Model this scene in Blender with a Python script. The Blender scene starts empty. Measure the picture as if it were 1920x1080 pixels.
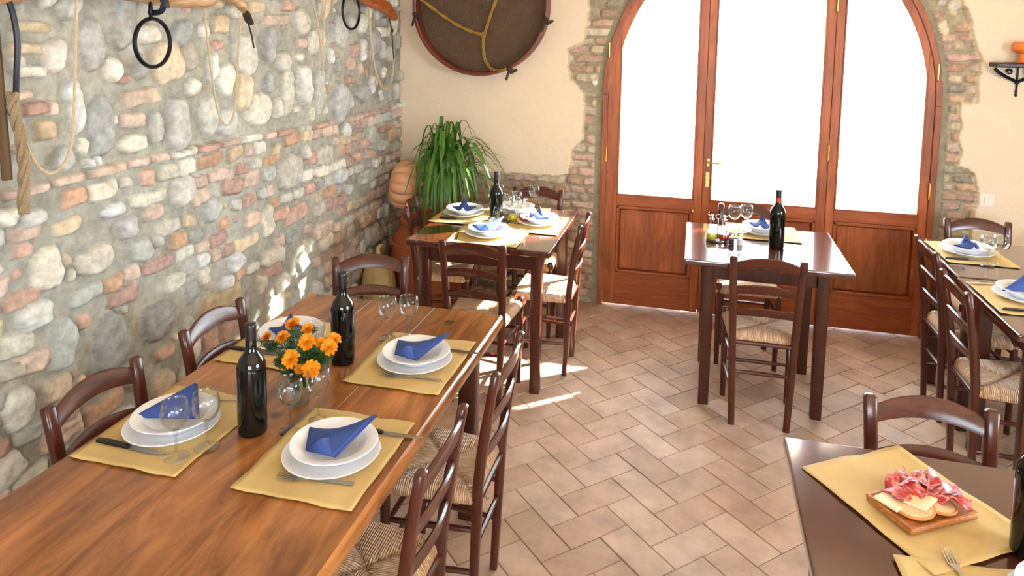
import bpy, math, random
import numpy as np
from mathutils import Vector, Matrix
PI = math.pi
S = bpy.context.scene
COL = S.collection

# ---------------------------------------------------------------- camera
def make_camera():
    f, ppy = 1342.3, 196.7
    y, p, r = [math.radians(v) for v in (-14.4014, -5.6954, .9562)]
    F = Vector((math.sin(y)*math.cos(p), math.cos(y)*math.cos(p), math.sin(p)))
    rt = Vector((math.cos(y), -math.sin(y), 0)); up = rt.cross(F)
    R = rt*math.cos(r)+up*math.sin(r); U = -rt*math.sin(r)+up*math.cos(r)
    cd = bpy.data.cameras.new('camera'); co = bpy.data.objects.new('camera', cd); COL.objects.link(co)
    m = Matrix((R, U, -F)).transposed().to_4x4(); m.translation = Vector((0, 0, 1.8435))
    co.matrix_world = m
    cd.sensor_fit = 'HORIZONTAL'; cd.sensor_width = 36; cd.lens = f/1920*36
    cd.shift_y = (ppy-540)/1920; cd.clip_start = .02
    S.camera = co
make_camera()

# ---------------------------------------------------------------- light and exposure
S.view_settings.view_transform = 'Standard'; S.view_settings.look = 'None'
S.view_settings.gamma = 1.0; S.view_settings.exposure = 0.38
try: S.view_settings.use_curve_mapping = False
except Exception: pass
S.cycles.use_denoising = True
S.cycles.max_bounces = 8; S.cycles.diffuse_bounces = 4; S.cycles.glossy_bounces = 4
S.cycles.transparent_max_bounces = 24; S.cycles.transmission_bounces = 8
S.cycles.sample_clamp_indirect = 6.0
S.cycles.caustics_reflective = False; S.cycles.caustics_refractive = False

w = bpy.data.worlds.new('World'); S.world = w; w.use_nodes = True
nt = w.node_tree; nt.nodes.clear()
o_ = nt.nodes.new('ShaderNodeOutputWorld'); b_ = nt.nodes.new('ShaderNodeBackground')
b_.inputs[0].default_value = (.80, .90, 1.0, 1); b_.inputs[1].default_value = 13.0
nt.links.new(b_.outputs[0], o_.inputs[0])

def sun():
    l = bpy.data.lights.new('sun', 'SUN'); l.energy = 100; l.angle = math.radians(1.0); l.color = (1, .93, .80)
    o = bpy.data.objects.new('sun', l); COL.objects.link(o)
    d = Vector((-1.2, -1.0, -math.hypot(1.2, 1.0)*math.tan(math.radians(27))))
    o.rotation_euler = d.to_track_quat('-Z', 'Y').to_euler(); o.location = (4, 8, 4)
sun()
def area(name, loc, direction, sx, sy, power, color):
    l = bpy.data.lights.new(name, 'AREA'); l.shape = 'RECTANGLE'; l.size = sx; l.size_y = sy; l.energy = power; l.color = color
    o = bpy.data.objects.new(name, l); COL.objects.link(o); o.location = loc
    o.rotation_euler = Vector(direction).to_track_quat('-Z', 'Y').to_euler()
# daylight entering at the two window openings that lie outside the picture
area('daylight_right_window', (3.38, 1.1, 1.55), (-1, .12, -.22), 1.7, 1.2, 58, (.62, .80, 1.0))
area('daylight_back_window', (.6, -2.36, 1.6), (0, 1, -.1), 2.2, 1.3, 30, (.72, .86, 1.0))

# ---------------------------------------------------------------- materials
def lin(c):
    return tuple(((x/255)/12.92 if x/255 <= .04045 else ((x/255+.055)/1.055)**2.4) for x in c)
def newmat(name):
    m = bpy.data.materials.new(name); m.use_nodes = True
    n = m.node_tree.nodes; b = n['Principled BSDF']
    return m, n, m.node_tree.links, b
def setspec(b, v):
    for k in ('Specular IOR Level', 'Specular'):
        if k in b.inputs: b.inputs[k].default_value = v; return
def plain(name, rgb, rough=.5, metal=0, spec=.5, bump=0, bscale=60, var=0, vscale=8, coat=0):
    m, n, L, b = newmat(name)
    b.inputs['Base Color'].default_value = (*lin(rgb), 1); b.inputs['Roughness'].default_value = rough
    b.inputs['Metallic'].default_value = metal; setspec(b, spec)
    if coat: b.inputs['Coat Weight'].default_value = coat; b.inputs['Coat Roughness'].default_value = .12
    tc = n.new('ShaderNodeTexCoord')
    if var:
        t = n.new('ShaderNodeTexNoise'); t.inputs['Scale'].default_value = vscale; t.inputs['Detail'].default_value = 5
        L.new(tc.outputs['Object'], t.inputs['Vector'])
        mx = n.new('ShaderNodeMix'); mx.data_type = 'RGBA'
        mx.inputs[6].default_value = (*[x*(1-var) for x in lin(rgb)], 1); mx.inputs[7].default_value = (*[min(1, x*(1+var)) for x in lin(rgb)], 1)
        L.new(t.outputs['Fac'], mx.inputs[0]); L.new(mx.outputs[2], b.inputs['Base Color'])
    if bump:
        t2 = n.new('ShaderNodeTexNoise'); t2.inputs['Scale'].default_value = bscale; t2.inputs['Detail'].default_value = 4
        L.new(tc.outputs['Object'], t2.inputs['Vector'])
        bp = n.new('ShaderNodeBump'); bp.inputs['Strength'].default_value = bump; bp.inputs['Distance'].default_value = .004
        L.new(t2.outputs['Fac'], bp.inputs['Height']); L.new(bp.outputs[0], b.inputs['Normal'])
    return m
def wood(name, c1, c2, axis='z', scale=5, rough=.3, stretch=9, spec=.5, knots=False, bump=.15, coat=0):
    m, n, L, b = newmat(name)
    tc = n.new('ShaderNodeTexCoord'); mp = n.new('ShaderNodeMapping')
    mp.inputs['Scale'].default_value = {'x': (1, stretch, stretch), 'y': (stretch, 1, stretch), 'z': (stretch, stretch, 1)}[axis]
    oi = n.new('ShaderNodeObjectInfo'); ad = n.new('ShaderNodeVectorMath'); ad.operation = 'MULTIPLY_ADD'
    cb = n.new('ShaderNodeCombineXYZ')
    for i in range(3): L.new(oi.outputs['Random'], cb.inputs[i])
    L.new(cb.outputs[0], ad.inputs[0]); ad.inputs[1].default_value = (3, 5, 7); L.new(tc.outputs['Object'], ad.inputs[2])
    L.new(ad.outputs[0], mp.inputs['Vector'])
    t = n.new('ShaderNodeTexNoise'); t.inputs['Scale'].default_value = scale; t.inputs['Detail'].default_value = 6; t.inputs['Distortion'].default_value = 1.2
    t.inputs['Roughness'].default_value = .62
    L.new(mp.outputs[0], t.inputs['Vector'])
    r = n.new('ShaderNodeValToRGB'); e = r.color_ramp.elements
    e[0].position = .32; e[0].color = (*lin(c2), 1); e[1].position = .66; e[1].color = (*lin(c1), 1)
    L.new(t.outputs['Fac'], r.inputs[0]); out = r.outputs[0]
    if knots:
        v = n.new('ShaderNodeTexVoronoi'); v.inputs['Scale'].default_value = 3.3
        L.new(ad.outputs[0], v.inputs['Vector'])
        rr = n.new('ShaderNodeValToRGB'); rr.color_ramp.elements[0].position = .03; rr.color_ramp.elements[0].color = (.25, .2, .18, 1)
        rr.color_ramp.elements[1].position = .09; rr.color_ramp.elements[1].color = (1, 1, 1, 1)
        L.new(v.outputs['Distance'], rr.inputs[0])
        mx = n.new('ShaderNodeMix'); mx.data_type = 'RGBA'; mx.blend_type = 'MULTIPLY'; mx.inputs[0].default_value = 1
        L.new(out, mx.inputs[6]); L.new(rr.outputs[0], mx.inputs[7]); out = mx.outputs[2]
    if knots:   # broad worn and oiled patches
        t3 = n.new('ShaderNodeTexNoise'); t3.inputs['Scale'].default_value = 1.6; t3.inputs['Detail'].default_value = 3; mp3 = n.new('ShaderNodeMapping')
        mp3.inputs['Scale'].default_value = {'x': (1, 3, 3), 'y': (3, 1, 3), 'z': (3, 3, 1)}[axis]; L.new(ad.outputs[0], mp3.inputs[0]); L.new(mp3.outputs[0], t3.inputs['Vector'])
        m3 = n.new('ShaderNodeMapRange'); m3.inputs[1].default_value = .35; m3.inputs[2].default_value = .65; m3.inputs[3].default_value = .62; m3.inputs[4].default_value = 1.18
        L.new(t3.outputs['Fac'], m3.inputs[0]); v3 = n.new('ShaderNodeVectorMath'); v3.operation = 'SCALE'; L.new(out, v3.inputs[0]); L.new(m3.outputs[0], v3.inputs['Scale']); out = v3.outputs[0]
    L.new(out, b.inputs['Base Color'])
    b.inputs['Roughness'].default_value = rough; setspec(b, spec)
    if coat: b.inputs['Coat Weight'].default_value = coat; b.inputs['Coat Roughness'].default_value = .15
    bp = n.new('ShaderNodeBump'); bp.inputs['Strength'].default_value = bump; bp.inputs['Distance'].default_value = .002
    L.new(t.outputs['Fac'], bp.inputs['Height']); L.new(bp.outputs[0], b.inputs['Normal'])
    return m
def attr_mat(name, rough=.9, mott=.35, mscale=28, bump=.6, bscale=90, spec=.25):
    m, n, L, b = newmat(name)
    a = n.new('ShaderNodeAttribute'); a.attribute_name = 'Col'
    tc = n.new('ShaderNodeTexCoord')
    t = n.new('ShaderNodeTexNoise'); t.inputs['Scale'].default_value = mscale; t.inputs['Detail'].default_value = 7; t.inputs['Roughness'].default_value = .65
    L.new(tc.outputs['Object'], t.inputs['Vector'])
    r = n.new('ShaderNodeMapRange'); r.inputs[1].default_value = .3; r.inputs[2].default_value = .7
    r.inputs[3].default_value = 1-mott; r.inputs[4].default_value = 1+mott*.55
    L.new(t.outputs['Fac'], r.inputs[0])
    mxf = n.new('ShaderNodeMix'); mxf.data_type = 'FLOAT'; mxf.inputs[2].default_value = 1
    L.new(a.outputs['Alpha'], mxf.inputs[0]); L.new(r.outputs[0], mxf.inputs[3])
    vm = n.new('ShaderNodeVectorMath'); vm.operation = 'SCALE'
    L.new(a.outputs['Color'], vm.inputs[0]); L.new(mxf.outputs[0], vm.inputs['Scale'])
    L.new(vm.outputs[0], b.inputs['Base Color']); b.inputs['Roughness'].default_value = rough; setspec(b, spec)
    t2 = n.new('ShaderNodeTexNoise'); t2.inputs['Scale'].default_value = bscale; t2.inputs['Detail'].default_value = 5
    L.new(tc.outputs['Object'], t2.inputs['Vector'])
    bp = n.new('ShaderNodeBump'); bp.inputs['Strength'].default_value = bump; bp.inputs['Distance'].default_value = .004
    L.new(t2.outputs['Fac'], bp.inputs['Height']); L.new(bp.outputs[0], b.inputs['Normal'])
    return m
def glass_mat(name, tint=(1, 1, 1), fac=.06, rough=.02):
    m = bpy.data.materials.new(name); m.use_nodes = True; n = m.node_tree.nodes; L = m.node_tree.links; n.clear()
    o = n.new('ShaderNodeOutputMaterial'); tr = n.new('ShaderNodeBsdfTransparent'); gl = n.new('ShaderNodeBsdfGlossy')
    tr.inputs[0].default_value = (*tint, 1); gl.inputs['Roughness'].default_value = rough
    lw = n.new('ShaderNodeLayerWeight'); lw.inputs[0].default_value = .35
    mr = n.new('ShaderNodeMapRange'); mr.inputs[3].default_value = fac; mr.inputs[4].default_value = .95
    pw = n.new('ShaderNodeMath'); pw.operation = 'POWER'; pw.inputs[1].default_value = 1.9
    L.new(lw.outputs['Facing'], pw.inputs[0]); L.new(pw.outputs[0], mr.inputs[0])
    mx = n.new('ShaderNodeMixShader'); L.new(mr.outputs[0], mx.inputs[0]); L.new(tr.outputs[0], mx.inputs[1]); L.new(gl.outputs[0], mx.inputs[2])
    L.new(mx.outputs[0], o.inputs[0]); return m
def straw_mat():
    m, n, L, b = newmat('rush_straw')
    uv = n.new('ShaderNodeUVMap'); uv.uv_map = 'UVMap'
    mp = n.new('ShaderNodeMapping'); mp.inputs['Scale'].default_value = (1, .12, 1); L.new(uv.outputs[0], mp.inputs[0])
    t = n.new('ShaderNodeTexNoise'); t.inputs['Scale'].default_value = 150; t.inputs['Detail'].default_value = 3; L.new(mp.outputs[0], t.inputs['Vector'])
    wv = n.new('ShaderNodeTexWave'); wv.inputs['Scale'].default_value = 48; wv.inputs['Distortion'].default_value = 2.2; wv.inputs['Detail'].default_value = 2
    L.new(mp.outputs[0], wv.inputs['Vector'])
    r = n.new('ShaderNodeValToRGB'); e = r.color_ramp.elements
    e[0].position = .3; e[0].color = (*lin((184, 128, 80)), 1); e[1].position = .68; e[1].color = (*lin((242, 212, 174)), 1)
    L.new(t.outputs['Fac'], r.inputs[0])
    mx = n.new('ShaderNodeMix'); mx.data_type = 'RGBA'; mx.blend_type = 'MULTIPLY'; mx.inputs[0].default_value = .2
    L.new(r.outputs[0], mx.inputs[6]); L.new(wv.outputs['Color'], mx.inputs[7]); L.new(mx.outputs[2], b.inputs['Base Color'])
    b.inputs['Roughness'].default_value = .42
    bp = n.new('ShaderNodeBump'); bp.inputs['Strength'].default_value = .8; bp.inputs['Distance'].default_value = .004
    L.new(wv.outputs['Fac'], bp.inputs['Height']); L.new(bp.outputs[0], b.inputs['Normal']); return m
def paper_mat():
    m = plain('straw_paper', (200, 172, 114), .7, var=.10, vscale=14, bump=.6, bscale=14, spec=.3); return m
M = {
 'chair': wood('chair_wood', (82, 36, 20), (58, 25, 14), 'z', 5, .28, 7, spec=.5, bump=.03, coat=.2),
 'chair_x': wood('chair_slat_wood', (86, 38, 21), (60, 26, 14), 'x', 5, .26, 7, spec=.5, bump=.03, coat=.2),
 'dtop': wood('dark_table_top', (80, 38, 24), (60, 27, 17), 'y', 4, .07, 8, spec=.6, bump=.02, coat=1.0),
 'dleg': wood('dark_table_leg', (78, 35, 20), (54, 24, 14), 'z', 6, .3, 7, bump=.1),
 'honey': wood('honey_plank', (182, 118, 58), (120, 68, 30), 'y', 2.2, .24, 7, spec=.55, knots=True, bump=.10, coat=.35),
 'door': wood('door_wood_vertical', (178, 98, 46), (142, 70, 28), 'z', 3, .42, 10, knots=True, bump=.12),
 'door_x': wood('door_wood_horizontal', (168, 88, 40), (134, 62, 24), 'x', 3, .42, 10, bump=.12),
 'yoke': wood('pale_yoke_wood', (198, 164, 122), (140, 96, 60), 'y', 5, .5, 6),
 'yoke2': wood('orange_yoke_wood', (188, 104, 46), (120, 56, 22), 'y', 5, .4, 6),
 'board': wood('board_wood', (190, 122, 58), (140, 78, 34), 'x', 7, .45, 6),
 'shelf': wood('dark_shelf_wood', (60, 30, 24), (30, 14, 12), 'x', 6, .4, 6),
 'straw': straw_mat(), 'paper': paper_mat(),
 'china': plain('white_china', (236, 236, 238), .12, spec=.6),
 'napkin': plain('blue_paper_napkin', (46, 70, 134), .8, bump=.2, bscale=120, var=.08),
 'napkin_d': plain('dark_blue_napkin', (40, 66, 146), .8, bump=.2, bscale=120, var=.08),
 'glass': glass_mat('clear_glass', tint=(.94, .955, .955), fac=.035), 'pane': glass_mat('window_glass', (.97, .985, .98), .03),
 'bottle': plain('dark_bottle_glass', (6, 9, 8), .08, spec=.5),
 'capsule': plain('black_capsule', (26, 22, 26), .3, spec=.5),
 'redband': plain('red_capsule_band', (176, 62, 30), .35),
 'steel': plain('steel', (190, 188, 182), .22, metal=1), 'blackplastic': plain('black_plastic', (14, 14, 16), .35),
 'iron': plain('black_iron', (16, 18, 26), .35, metal=.6, bump=.3, bscale=50),
 'brass': plain('brass', (212, 172, 96), .25, metal=1),
 'rope': plain('hemp_rope', (200, 182, 148), .9, bump=1, bscale=220, var=.2, vscale=60),
 'rope_y': plain('yellow_rope', (158, 122, 52), .85, bump=1, bscale=200, var=.25, vscale=60),
 'rope_d': plain('dark_cord', (62, 48, 36), .85, bump=.8, bscale=200),
 'strap': plain('blue_black_strap', (22, 28, 46), .4),
 'terracotta': plain('terracotta', (176, 98, 56), .7, var=.15, vscale=6, bump=.3),
 'oldrope': plain('old_frayed_rope', (150, 130, 100), .95, bump=1, bscale=260, var=.35, vscale=80), 'dark_strip': plain('dark_strip_brown', (84, 62, 30), .7, var=.2),  # second brown: tone of the strip standing in for shadow, also the trunk
 'gourd': plain('peach_gourd', (214, 158, 116), .5, var=.14, vscale=9, bump=.2, bscale=25),
 'squash': plain('pale_squash', (196, 178, 128), .5, var=.18, vscale=18),
 'stem': plain('dry_stem', (128, 112, 70), .8),
 'leaf': plain('plant_leaf', (76, 118, 40), .4, var=.45, vscale=14, spec=.5),
 'leafd': plain('marigold_leaf', (58, 96, 40), .5, var=.3, vscale=40),
 'petal': plain('marigold_petal', (250, 152, 14), .6, var=.2, vscale=80, bump=.6, bscale=150),
 'basket': plain('dark_woven_basket', (86, 62, 40), .7, var=.3, vscale=20),
 'rim': plain('red_brown_rim', (110, 52, 34), .45, var=.2, vscale=10),
 'plaster': plain('cream_plaster', (224, 208, 182), .9, var=.05, vscale=3, bump=.25, bscale=30),
 'white': plain('white_paint', (232, 224, 208), .5),
 'lampglass': plain('orange_glass', (236, 132, 62), .3, var=.15, vscale=30),
 'oil': plain('olive_oil', (206, 190, 40), .15), 'vinegar': plain('red_vinegar', (196, 44, 30), .15),
 'salt': plain('salt', (240, 240, 240), .7), 'pepper': plain('pepper', (50, 40, 34), .8, bump=.6, bscale=300),
 'cheese': plain('pale_cheese', (240, 216, 176), .45, var=.06, vscale=20, spec=.4),
 'rind': plain('cheese_rind', (206, 132, 62), .5), 'cheese2': plain('ivory_cheese', (226, 196, 150), .45, var=.08, vscale=25),
 'ground': plain('pale_gravel', (214, 208, 196), .95, bump=.6, bscale=30, var=.08, vscale=5),
 'water': glass_mat('vase_water', (.93, .96, .93), .04),
}
def ham_mat(name, a, b2):
    m, n, L, b = newmat(name)
    tc = n.new('ShaderNodeTexCoord'); t = n.new('ShaderNodeTexNoise'); t.inputs['Scale'].default_value = 34; t.inputs['Detail'].default_value = 3; t.inputs['Distortion'].default_value = 2
    L.new(tc.outputs['Object'], t.inputs['Vector']); r = n.new('ShaderNodeValToRGB'); e = r.color_ramp.elements
    e[0].position = .42; e[0].color = (*lin(a), 1); e[1].position = .62; e[1].color = (*lin(b2), 1)
    L.new(t.outputs['Fac'], r.inputs[0]); L.new(r.outputs[0], b.inputs['Base Color']); b.inputs['Roughness'].default_value = .3; return m
M['ham'] = ham_mat('cured_ham', (176, 48, 46), (228, 150, 140)); M['salami'] = ham_mat('salami', (190, 96, 104), (236, 200, 196))

# ---------------------------------------------------------------- mesh helpers
class MB:
    def __init__(s): s.v = []; s.f = []; s.m = []; s.uv = {}
    def add(s, vs, fs, mi=0):
        k = len(s.v); s.v += [tuple(v) for v in vs]; s.f += [tuple(i+k for i in f) for f in fs]; s.m += [mi]*len(fs)
    def box(s, c, d, mi=0, rz=0, rx=0, ry=0):
        x, y, z = [q/2 for q in d]
        vs = [Vector(p) for p in ((-x,-y,-z),(x,-y,-z),(x,y,-z),(-x,y,-z),(-x,-y,z),(x,-y,z),(x,y,z),(-x,y,z))]
        R = Matrix.Rotation(rz, 3, 'Z') @ Matrix.Rotation(ry, 3, 'Y') @ Matrix.Rotation(rx, 3, 'X')
        s.add([R@v+Vector(c) for v in vs], [(3,2,1,0),(4,5,6,7),(0,1,5,4),(1,2,6,5),(2,3,7,6),(3,0,4,7)], mi)
    def loft(s, secs, mi=0, closed=True, caps=True):
        n = len(secs[0]); vs = [p for q in secs for p in q]; fs = []
        for i in range(len(secs)-1):
            for j in range(n if closed else n-1):
                a = i*n+j; b = i*n+(j+1) % n; fs.append((a, b, b+n, a+n))
        if caps and closed: fs.append(tuple(range(n-1, -1, -1))); k = (len(secs)-1)*n; fs.append(tuple(range(k, k+n)))
        s.add(vs, fs, mi)
    def tube(s, pts, r, n=8, mi=0, caps=True):
        pts = [Vector(p) for p in pts]; k = len(pts); rs = r if isinstance(r, (list, tuple)) else [r]*k
        secs = []; ref = None
        for i, p in enumerate(pts):
            t = (pts[min(i+1, k-1)]-pts[max(i-1, 0)]); t = t.normalized() if t.length > 1e-9 else Vector((0, 0, 1))
            if ref is None: ref = t.orthogonal().normalized()
            ref = (ref-t*ref.dot(t)); ref = ref.normalized() if ref.length > 1e-6 else t.orthogonal().normalized()
            b = t.cross(ref)
            secs.append([p+(ref*math.cos(2*PI*j/n)+b*math.sin(2*PI*j/n))*rs[i] for j in range(n)])
        s.loft(secs, mi, True, caps)
    def ring(s, c, R, r, n=40, m=8, mi=0, ax=(0, 0, 1), sx=1, sz=1):
        q = Vector((0, 0, 1)).rotation_difference(Vector(ax)); vs = []; fs = []
        for i in range(n):
            a = 2*PI*i/n
            for j in range(m):
                b = 2*PI*j/m; rr = R+r*math.cos(b)
                vs.append(Vector(c)+q@Vector((rr*math.cos(a)*sx, rr*math.sin(a)*sz, r*math.sin(b))))
                fs.append((i*m+j, ((i+1) % n)*m+j, ((i+1) % n)*m+(j+1) % m, i*m+(j+1) % m))
        s.add(vs, fs, mi)
    def lathe(s, prof, n=32, c=(0, 0, 0), mi=0, mod=None):
        vs = []; fs = []; k = len(prof)
        for i, (r, z) in enumerate(prof):
            for j in range(n):
                a = 2*PI*j/n; rr = r*(mod(a, z) if mod else 1)
                vs.append((c[0]+rr*math.cos(a), c[1]+rr*math.sin(a), c[2]+z))
        for i in range(k-1):
            for j in range(n):
                a = i*n+j; b = i*n+(j+1) % n; fs.append((a, b, b+n, a+n))
        if prof[0][0] > 1e-5: fs.append(tuple(range(n-1, -1, -1)))
        if prof[-1][0] > 1e-5: fs.append(tuple(range((k-1)*n, k*n)))
        s.add(vs, fs, mi)
    def build(s, name, mats, parent=None, smooth=False, bevel=0, loc=None, rz=0, subsurf=0, seg=2, angle=40):
        me = bpy.data.meshes.new(name); me.from_pydata([tuple(v) for v in s.v], [], s.f)
        if not isinstance(mats, (list, tuple)): mats = [mats]
        for m in mats: me.materials.append(m)
        if len(mats) > 1: me.polygons.foreach_set('material_index', s.m)
        me.validate(); me.update()
        if smooth:
            me.polygons.foreach_set('use_smooth', [True]*len(me.polygons))
            if angle < 180:
                try: me.set_sharp_from_angle(angle=math.radians(angle))
                except Exception: pass
        o = bpy.data.objects.new(name, me); COL.objects.link(o)
        if parent: o.parent = parent
        if loc is not None: o.location = loc
        if rz: o.rotation_euler.z = rz
        if bevel:
            md = o.modifiers.new('bevel', 'BEVEL'); md.width = bevel; md.segments = seg; md.limit_method = 'ANGLE'; md.angle_limit = math.radians(50)
        if subsurf:
            md = o.modifiers.new('sub', 'SUBSURF'); md.levels = subsurf; md.render_levels = subsurf
        return o
def empty(name, loc=(0, 0, 0), rz=0):
    o = bpy.data.objects.new(name, None); COL.objects.link(o); o.location = loc; o.rotation_euler.z = rz
    o.empty_display_size = .05; return o
def tag(o, label=None, cat=None, group=None, kind=None):
    if label: o['label'] = label
    if cat: o['category'] = cat
    if group: o['group'] = group
    if kind: o['kind'] = kind
    return o
def kids(o): return [c for c in o.children]
def copy_tree(o, loc=None, rz=None, parent=None, scale=None):
    c = o.copy(); COL.objects.link(c)
    if parent: c.parent = parent; c.matrix_parent_inverse = o.matrix_parent_inverse.copy()
    if loc is not None: c.location = loc
    if rz is not None: c.rotation_euler.z = rz
    if scale is not None: c.scale = scale
    for ch in kids(o): copy_tree(ch, parent=c)
    return c
class Proto:
    "first use returns the original, later uses a copy of it and its parts"
    def __init__(s, root): s.root = root; s.used = False
    def put(s, loc, rz, label, cat, group=None, scale=None):
        if s.used: o = copy_tree(s.root, loc, rz, scale=scale)
        else:
            o = s.root; o.location = loc; o.rotation_euler.z = rz; s.used = True
            if scale is not None: o.scale = scale
        if 'group' in o.keys(): del o['group']
        return tag(o, label, cat, group)
def sm(pts, k=6):
    "smooth a polyline (Catmull-Rom)"
    P = [Vector(p) for p in pts]; out = []
    for i in range(len(P)-1):
        p0, p1, p2, p3 = P[max(i-1, 0)], P[i], P[i+1], P[min(i+2, len(P)-1)]
        for j in range(k):
            t = j/k
            out.append(.5*((2*p1)+(p2-p0)*t+(2*p0-5*p1+4*p2-p3)*t*t+(3*p1-p0-3*p2+p3)*t**3))
    out.append(P[-1]); return out

# ---------------------------------------------------------------- stone relief walls
def vnoise(U, V, cell, seed):
    rng = np.random.RandomState(seed); g = rng.rand(256, 256)
    x = U/cell; y = V/cell; xi = np.floor(x).astype(int); yi = np.floor(y).astype(int); fx = x-xi; fy = y-yi
    fx = fx*fx*(3-2*fx); fy = fy*fy*(3-2*fy)
    a = g[xi % 256, yi % 256]; b = g[(xi+1) % 256, yi % 256]; c = g[xi % 256, (yi+1) % 256]; d = g[(xi+1) % 256, (yi+1) % 256]
    return ((a*(1-fx)+b*fx)*(1-fy)+(c*(1-fx)+d*fx)*fy)-.5
PAL = [(176,179,172), (208,205,190), (206,186,168), (192,162,146), (208,210,204), (206,190,160), (190,158,132), (160,152,132)]
class Relief:
    def __init__(s, us, vs, seed, mortar):
        s.us = us; s.vs = vs; s.U, s.V = np.meshgrid(us, vs, indexing='ij'); s.rng = random.Random(seed)
        U, V = s.U, s.V
        s.wu = .034*vnoise(U, V, .06, seed+1)+.007*vnoise(U, V, .022, seed+2); s.wv = .034*vnoise(U, V, .06, seed+3)+.007*vnoise(U, V, .022, seed+4)
        s.H = .010*vnoise(U, V, .10, seed+5)+.006*vnoise(U, V, .02, seed+6)
        n = (vnoise(U, V, .25, seed+7)+vnoise(U, V, .05, seed+8)*.6)
        s.C = np.array(lin(mortar))[None, None, :]*(1+.32*n)[..., None]
        s.A = np.ones(U.shape); s.occ = np.zeros(U.shape, bool); s.seed = seed
    def stone(s, u, v, a, b, n, c, ang=0, h=.022, force=False, tol=.04, warp=1.0, mask=None):
        m = max(a, b)*1.3+.02
        i0, i1 = np.searchsorted(s.us, [u-m, u+m]); j0, j1 = np.searchsorted(s.vs, [v-m, v+m])
        if i1-i0 < 2 or j1-j0 < 2: return False
        sl = (slice(i0, i1), slice(j0, j1))
        du = s.U[sl]-u+s.wu[sl]*warp*min(1, a/.04); dv = s.V[sl]-v+s.wv[sl]*warp*min(1, b/.04)
        ca, sa = math.cos(ang), math.sin(ang); x = (du*ca+dv*sa)/a; y = (-du*sa+dv*ca)/b
        d = (np.abs(x)**n+np.abs(y)**n)**(1/n)
        ins = d < 1
        if mask is not None: ins &= mask[sl]
        if ins.sum() < 4: return False
        if not force and (s.occ[sl] & (d < 1.08)).sum() > tol*ins.sum(): return False
        ins &= ~s.occ[sl]
        p = s.rng.random()
        prof = np.clip(1-d**(5 if n < 4 else 9), 0, 1)**.5
        rough = .007*vnoise(s.U[sl], s.V[sl], .03, s.seed+int(p*97))+.004*vnoise(s.U[sl]+y*.02, s.V[sl], .010, s.seed+11)
        hh = 1.3*h*prof*(.7+.6*p)+rough*1.4*prof-.004
        H = s.H[sl]; H[ins] = hh[ins]
        col = np.array(lin(PAL[c])); j = s.rng
        col = col*(.80+.40*j.random())*np.array([1+.06*(j.random()-.5), 1, 1+.12*(j.random()-.5)])
        k = 1+.22*vnoise(s.U[sl], s.V[sl], .035, s.seed+int(p*50))+.22*vnoise(s.U[sl], s.V[sl], .012, s.seed+21)
        k = k*(1-.22*np.clip((d-.80)/.2, 0, 1))   # colour darkens towards the stone's edge
        C = s.C[sl]; C[ins] = (col[None, :]*k[ins][:, None])
        O = s.occ[sl]; O[ins | ((d < 1.0))] = True
        return True
    def mesh(s, name, place, mat, keep=None):
        nu, nv = s.U.shape
        P = place(s.U, s.V, s.H).reshape(-1, 3)
        idx = np.arange(nu*nv).reshape(nu, nv)
        q = np.stack([idx[:-1, :-1], idx[1:, :-1], idx[1:, 1:], idx[:-1, 1:]], -1).reshape(-1, 4)
        if keep is not None: q = q[keep((s.U[:-1, :-1]+s.U[1:, 1:])/2, (s.V[:-1, :-1]+s.V[1:, 1:])/2).reshape(-1)]
        me = bpy.data.meshes.new(name); me.vertices.add(len(P)); me.vertices.foreach_set('co', P.astype(np.float32).ravel())
        me.loops.add(q.size); me.loops.foreach_set('vertex_index', q.astype(np.int32).ravel())
        me.polygons.add(len(q)); me.polygons.foreach_set('loop_start', (np.arange(len(q))*4).astype(np.int32))
        me.polygons.foreach_set('loop_total', np.full(len(q), 4, np.int32))
        me.polygons.foreach_set('use_smooth', np.ones(len(q), bool))
        me.update(calc_edges=True)
        at = me.color_attributes.new('Col', 'FLOAT_COLOR', 'POINT')
        c4 = np.concatenate([np.clip(s.C, 0, 1), s.A[..., None]], -1).astype(np.float32); at.data.foreach_set('color', c4.ravel())
        me.materials.append(mat); o = bpy.data.objects.new(name, me); COL.objects.link(o); return o
CEIL = 2.9
YB = 4.795; XL = -2.06
M['stone'] = attr_mat('field_stone', mott=.26, bump=.45)
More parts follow.
